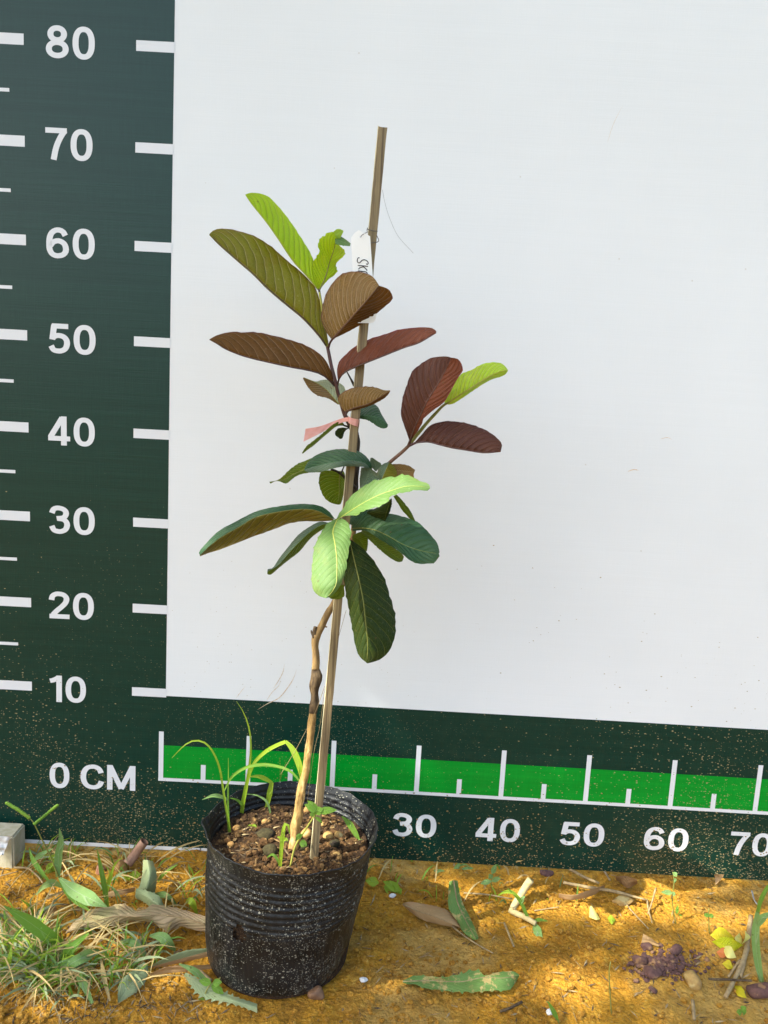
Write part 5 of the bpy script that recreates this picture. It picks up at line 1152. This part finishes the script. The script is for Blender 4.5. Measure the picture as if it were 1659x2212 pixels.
# right-hand weeds
g = GH(1610, 1345, 0, 'G3')
r = thing('grass_tuft', g, 'broad bluish grass shoot standing at the right edge', 'grass plant'); y = g.y*100
blade('blade', [g]+cu('G3', [(1578, 1180), (1560, 1000), (1568, 860), (1580, 770)], [y, y]), [.5, .85, .95, .9, .4], G_bladeB, r)
blade('blade', cu('G3', [(1570, 900), (1620, 830), (1690, 790)], [y, y-1]), [.5, .9, .2], G_bladeB, r)
blade('blade', cu('G3', [(1578, 790), (1600, 700), (1650, 600), (1690, 560)], [y, y-1]), [.4, .5, .3], G_blade, r)
g = GH(1440, 905, 0, 'G2'); y = g.y*100
r = thing('weed', g, 'small green weed growing past the propped pale stick', 'weed')
blade('blade', [g]+cu('G2', [(1400, 840), (1350, 730), (1300, 670), (1240, 618)], [y, y]), [.2, .5, .5, .1], G_blade, r)
blade('blade', cu('G2', [(1440, 905), (1480, 960), (1532, 1066)], [y, y-2.5]), [.4, 1.3, .1], G_bladeB, r)
blade('blade', cu('G2', [(1440, 905), (1490, 875), (1570, 885)], [y, y-.5]), [.2, .5, .1], G_blade, r)
blade('blade', cu('G2', [(1350, 740), (1365, 700), (1385, 680)], [y, y]), [.3, .6, .1], G_bladeB, r)
blade('blade', cu('G2', [(1345, 700), (1280, 650), (1210, 650), (1160, 680)], [y, y]), [.2, .5, .1], G_young, r)
def sprig(f, pts, lab, wd=.6, mt=G_blade, nm='weed', leafs=()):
    b_ = GH(*pts[0], 0, f); y = b_.y*100; r = thing(nm, b_, lab, 'weed')
    P = [b_]+cu(f, pts[1:], y); tube('stem', P, [.06, .05], M_oliv, r, n=12, seg=6)
    for a, t in leafs: blade('leaf', cu(f, [a, ((a[0]+t[0])/2, (a[1]+t[1])/2-4), t], y-.3), [.15, wd, wd*.8, .08], mt, r, n=8)
sprig('G3', [(418, 1600), (405, 1400), (400, 1260), (412, 1182)], 'single upright green stem on the clay, right of the lit patch')
sprig('G3', [(1195, 960), (1190, 860), (1190, 760)], 'thin sprout behind the yellow petals', leafs=[((1190, 820), (1150, 812)), ((1190, 820), (1230, 824))])
sprig('G3', [(930, 890), (900, 700), (915, 560), (905, 470)], 'wispy weed under the printed 60', leafs=[((905, 640), (810, 630)), ((900, 650), (925, 650)), ((912, 540), (930, 545)), ((912, 500), (940, 480))], wd=.7, mt=G_bladeB)
sprig('G3', [(930, 800), (940, 740)], 'small green shoot left of the thin sprout', leafs=[((935, 800), (945, 735)), ((950, 800), (1130, 978))], wd=.5)
sprig('G3', [(1440, 1600), (1460, 1560)], 'tiny pale seedling at the bottom right corner', leafs=[((1450, 1590), (1410, 1580)), ((1455, 1570), (1485, 1540)), ((1455, 1580), (1480, 1595))], wd=.8)
sprig('G2', [(1115, 640), (1110, 540), (1130, 430)], 'leafy weed below the printed 40', leafs=[((1110, 560), (1020, 580)), ((1112, 560), (1185, 535)), ((1115, 500), (1150, 420)), ((1110, 540), (1090, 500))], wd=.8, mt=G_bladeB)
sprig('G2', [(460, 400), (430, 340), (350, 240)], 'green blade leaning on the banner below the printed 30', leafs=[((465, 400), (355, 240)), ((480, 440), (580, 480)), ((180, 480), (245, 485))], wd=.8, mt=G_young)
sprig('G2', [(300, 640), (260, 600)], 'bright green leaf clump in the sunlit strip by the pot', leafs=[((370, 640), (225, 560)), ((300, 640), (230, 600)), ((330, 660), (380, 625)), ((190, 575), (80, 555))], wd=1.4, mt=G_young)
sprig('G2', [(660, 470), (760, 520)], 'bluish blades at the banner foot behind the blotchy leaf', leafs=[((640, 470), (780, 520)), ((860, 465), (990, 470)), ((800, 520), (850, 400)), ((980, 580), (1095, 520))], wd=.9, mt=G_bladeB)
sprig('G2', [(1659, 1720), (1640, 1640), (1560, 1540)], 'curved green blade at the bottom, right of centre', leafs=[((1655, 1700), (1570, 1540))], wd=.6)
sprig('G1', [(600, 960), (620, 1020)], 'low green weed among the grass below the dry leaf', leafs=[((800, 1060), (690, 1000)), ((800, 1130), (790, 1080)), ((640, 1100), (560, 1075)), ((640, 1180), (670, 1130)), ((950, 1130), (970, 1200)), ((930, 1140), (870, 1120))], wd=.9)
sprig('G1', [(310, 700), (350, 660)], 'round-leaved yellow-green weed behind the seeding grass', leafs=[((330, 700), (300, 690)), ((345, 650), (360, 600)), ((340, 640), (380, 660)), ((330, 690), (350, 720)), ((180, 790), (240, 790))], wd=1.5, mt=G_young)
sprig('G1', [(860, 760), (850, 740)], 'small round-leaved weed below the rolled sheath', leafs=[((850, 750), (920, 735)), ((850, 750), (800, 800)), ((850, 750), (845, 730))], wd=1.3, mt=G_young)
sprig('G1', [(1330, 1540), (1370, 1460), (1440, 1410)], 'small green weed sprouting beside the toothed dead leaf', leafs=[((1380, 1460), (1460, 1515)), ((1390, 1450), (1450, 1440)), ((1330, 1540), (1300, 1600)), ((1380, 1450), (1300, 1430))], wd=.9)
# white wrapped post foot at the left
def post():
    c = GH(30, 705, 0, 'G1'); r = thing('post_foot', c, 'weathered white post foot wrapped in torn white cloth at the left edge', 'post')
    a = U(*fr('G1', (92, 560)), c.y*100); wd = .036; top = BX(30, 1800).z+.0
    x1 = U(*fr('G1', (80, 640)), c.y*100).x; x0 = x1-.05; z0, z1 = ZG-.01, U(*fr('G1', (60, 500)), c.y*100).z
    bm = bmesh.new(); bmesh.ops.create_cube(bm, size=1); 
    for v in bm.verts: v.co = V((v.co.x*(x1-x0), v.co.y*.03, v.co.z*(z1-z0)))+V(((x0+x1)/2, c.y+.018, (z0+z1)/2))
    bmesh.ops.bevel(bm, geom=bm.edges[:], offset=.002, segments=2, affect='EDGES')
    vv = [v.co.copy() for v in bm.verts]; bm.verts.index_update(); ff = [tuple(v.index for v in f.verts) for f in bm.faces]; bm.free()
    mesh('post_block', vv, ff, M_wood, r, smooth=False)
    vs_, fs = [], []; n = 16
    tl, tr_, brr, bll = (-60, 480), (68, 488), (20, 612), (-60, 590)
    for j in range(n):
        for i in range(n):
            s, t = i/(n-1), j/(n-1); p = ((tl[0]*(1-s)+tr_[0]*s)*(1-t)+(bll[0]*(1-s)+brr[0]*s)*t+4*noise.noise(V((i*.9, j*.5, 0)))*t, (tl[1]*(1-s)+tr_[1]*s)*(1-t)+(bll[1]*(1-s)+brr[1]*s)*t+8*noise.noise(V((i*.8, 3, 0)))*t)
            vs_.append(U(*fr('G1', p), c.y*100-.6+.5*noise.noise(V((s*3, t*4, 1)))))
    fs = [(j*n+i, j*n+i+1, (j+1)*n+i+1, (j+1)*n+i) for j in range(n-1) for i in range(n-1)]
    mesh('cloth_wrap', vs_, fs, M_cloth, r)
post()

# ------------------------------------------------------------------ unseen tree placed for shade, crown gaps shaped to chosen sun patches
def unseen_shade_tree():
    ctr = V((.22, -.06, .33)); R0 = 3.7; cc = ctr+SUN*R0
    foot = V((-3.1, 0.9, ZG)); r = thing('unseen_shade_tree', foot, 'unseen leafy tree off to the left of the banner, crown gaps shaped to light chosen spots', 'tree')
    tube('trunk', [foot-V((0, 0, .1)), foot+V((-.05, -.05, 1.3)), foot+V((0, -.2, 2.6)), cc+SUN*.6+V((-.3, .5, .1))], [14, 11, 8, 4], M_bark, r, n=20, seg=12, wob=.2)
    for k in range(7):
        a = k*.9; e = cc+SUN*.6+V((math.cos(a)*.9, math.sin(a)*.9, .15*math.sin(k*3))); tube('limb', [foot+V((0, -.12, 2.2+.08*k)), (foot+V((0, -.2, 2.9))+e)*.5+V((-.35, .35, .75)), e], [4, 2.5, .8], M_bark, r, n=14, seg=8, wob=.2)
    lit = []                                                       # spots chosen for sun; the crown's gaps are shaped to them
    def add(p, q): lit.append((p, q))
    for x, y_ in ((860, 1090), (800, 1110), (900, 1050), (760, 1110)): add(U(x, y_, b0-5), .016)
    for x, y_ in ((715, 1150), (715, 1200), (710, 1250), (725, 1175)): add(U(x, y_, b0-6.5), .020)
    for x, y_ in ((640, 1830), (650, 1750), (660, 1680), (665, 1610), (672, 1550)): add(U(x, y_, b0), .027)
    for x, y_ in ((560, 1730), (520, 1730), (600, 1740)): add(U(x, y_, pc.y*100+2), .024)
    for x, y_ in ((545, 1640), (600, 1620), (480, 1660)): add(U(x, y_, b0), .018)
    for x, y_ in ((780, 1760), (760, 1740), (800, 1790)): add(U(x, y_, pc.y*100+3), .022)
    for i in range(16):
        t = i/15; add(GH(815+880*t, 1925+68*t), .011-.006*math.sin(i*2.3))
    for x, y_ in ((1150, 2128), (1200, 2125), (1250, 2130), (1290, 2130)): add(GH(x, y_), .011)
    for x, y_ in ((60, 1950), (30, 1900), (120, 1930), (200, 1900), (90, 2180), (330, 2190), (250, 2060), (350, 2120), (60, 2060), (150, 2010), (380, 1900)): add(GH(x, y_), .006)
    T1 = SUN.cross(V((0, 0, 1))).normalized(); T2 = SUN.cross(T1).normalized()
    L2 = [((p-cc).dot(T1), (p-cc).dot(T2), q) for p, q in lit]
    vs_, fs = [], []
    for k in range(42000):
        a = rnd.uniform(0, 2*math.pi); q = 1.30*math.sqrt(rnd.random()); x, y_ = q*math.cos(a), q*math.sin(a)
        s = rnd.uniform(.018, .034) if k < 32000 else rnd.uniform(.06, .10)
        if any((x-u)**2+(y_-v)**2 < (w_+s*(.4 if s < .04 else 1))**2 for u, v, w_ in L2): continue
        c = cc+T1*x+T2*y_+SUN*rnd.uniform(-.15, .2)
        e = Euler((rnd.uniform(-.6, .6), rnd.uniform(-.6, .6), rnd.uniform(0, 6))).to_matrix()
        A_ = (e @ T1)*s; B_ = (e @ T2)*s*.55; o = len(vs_)
        vs_ += [c-A_, c-B_, c+A_, c+B_]; fs.append((o, o+1, o+2, o+3))
    tag(mesh('crown', vs_, fs, plain('crown_leaf', (.05, .10, .02), (.07, .13, .03), 20, .6, 0, .001), r, smooth=False), kind='stuff')
unseen_shade_tree()
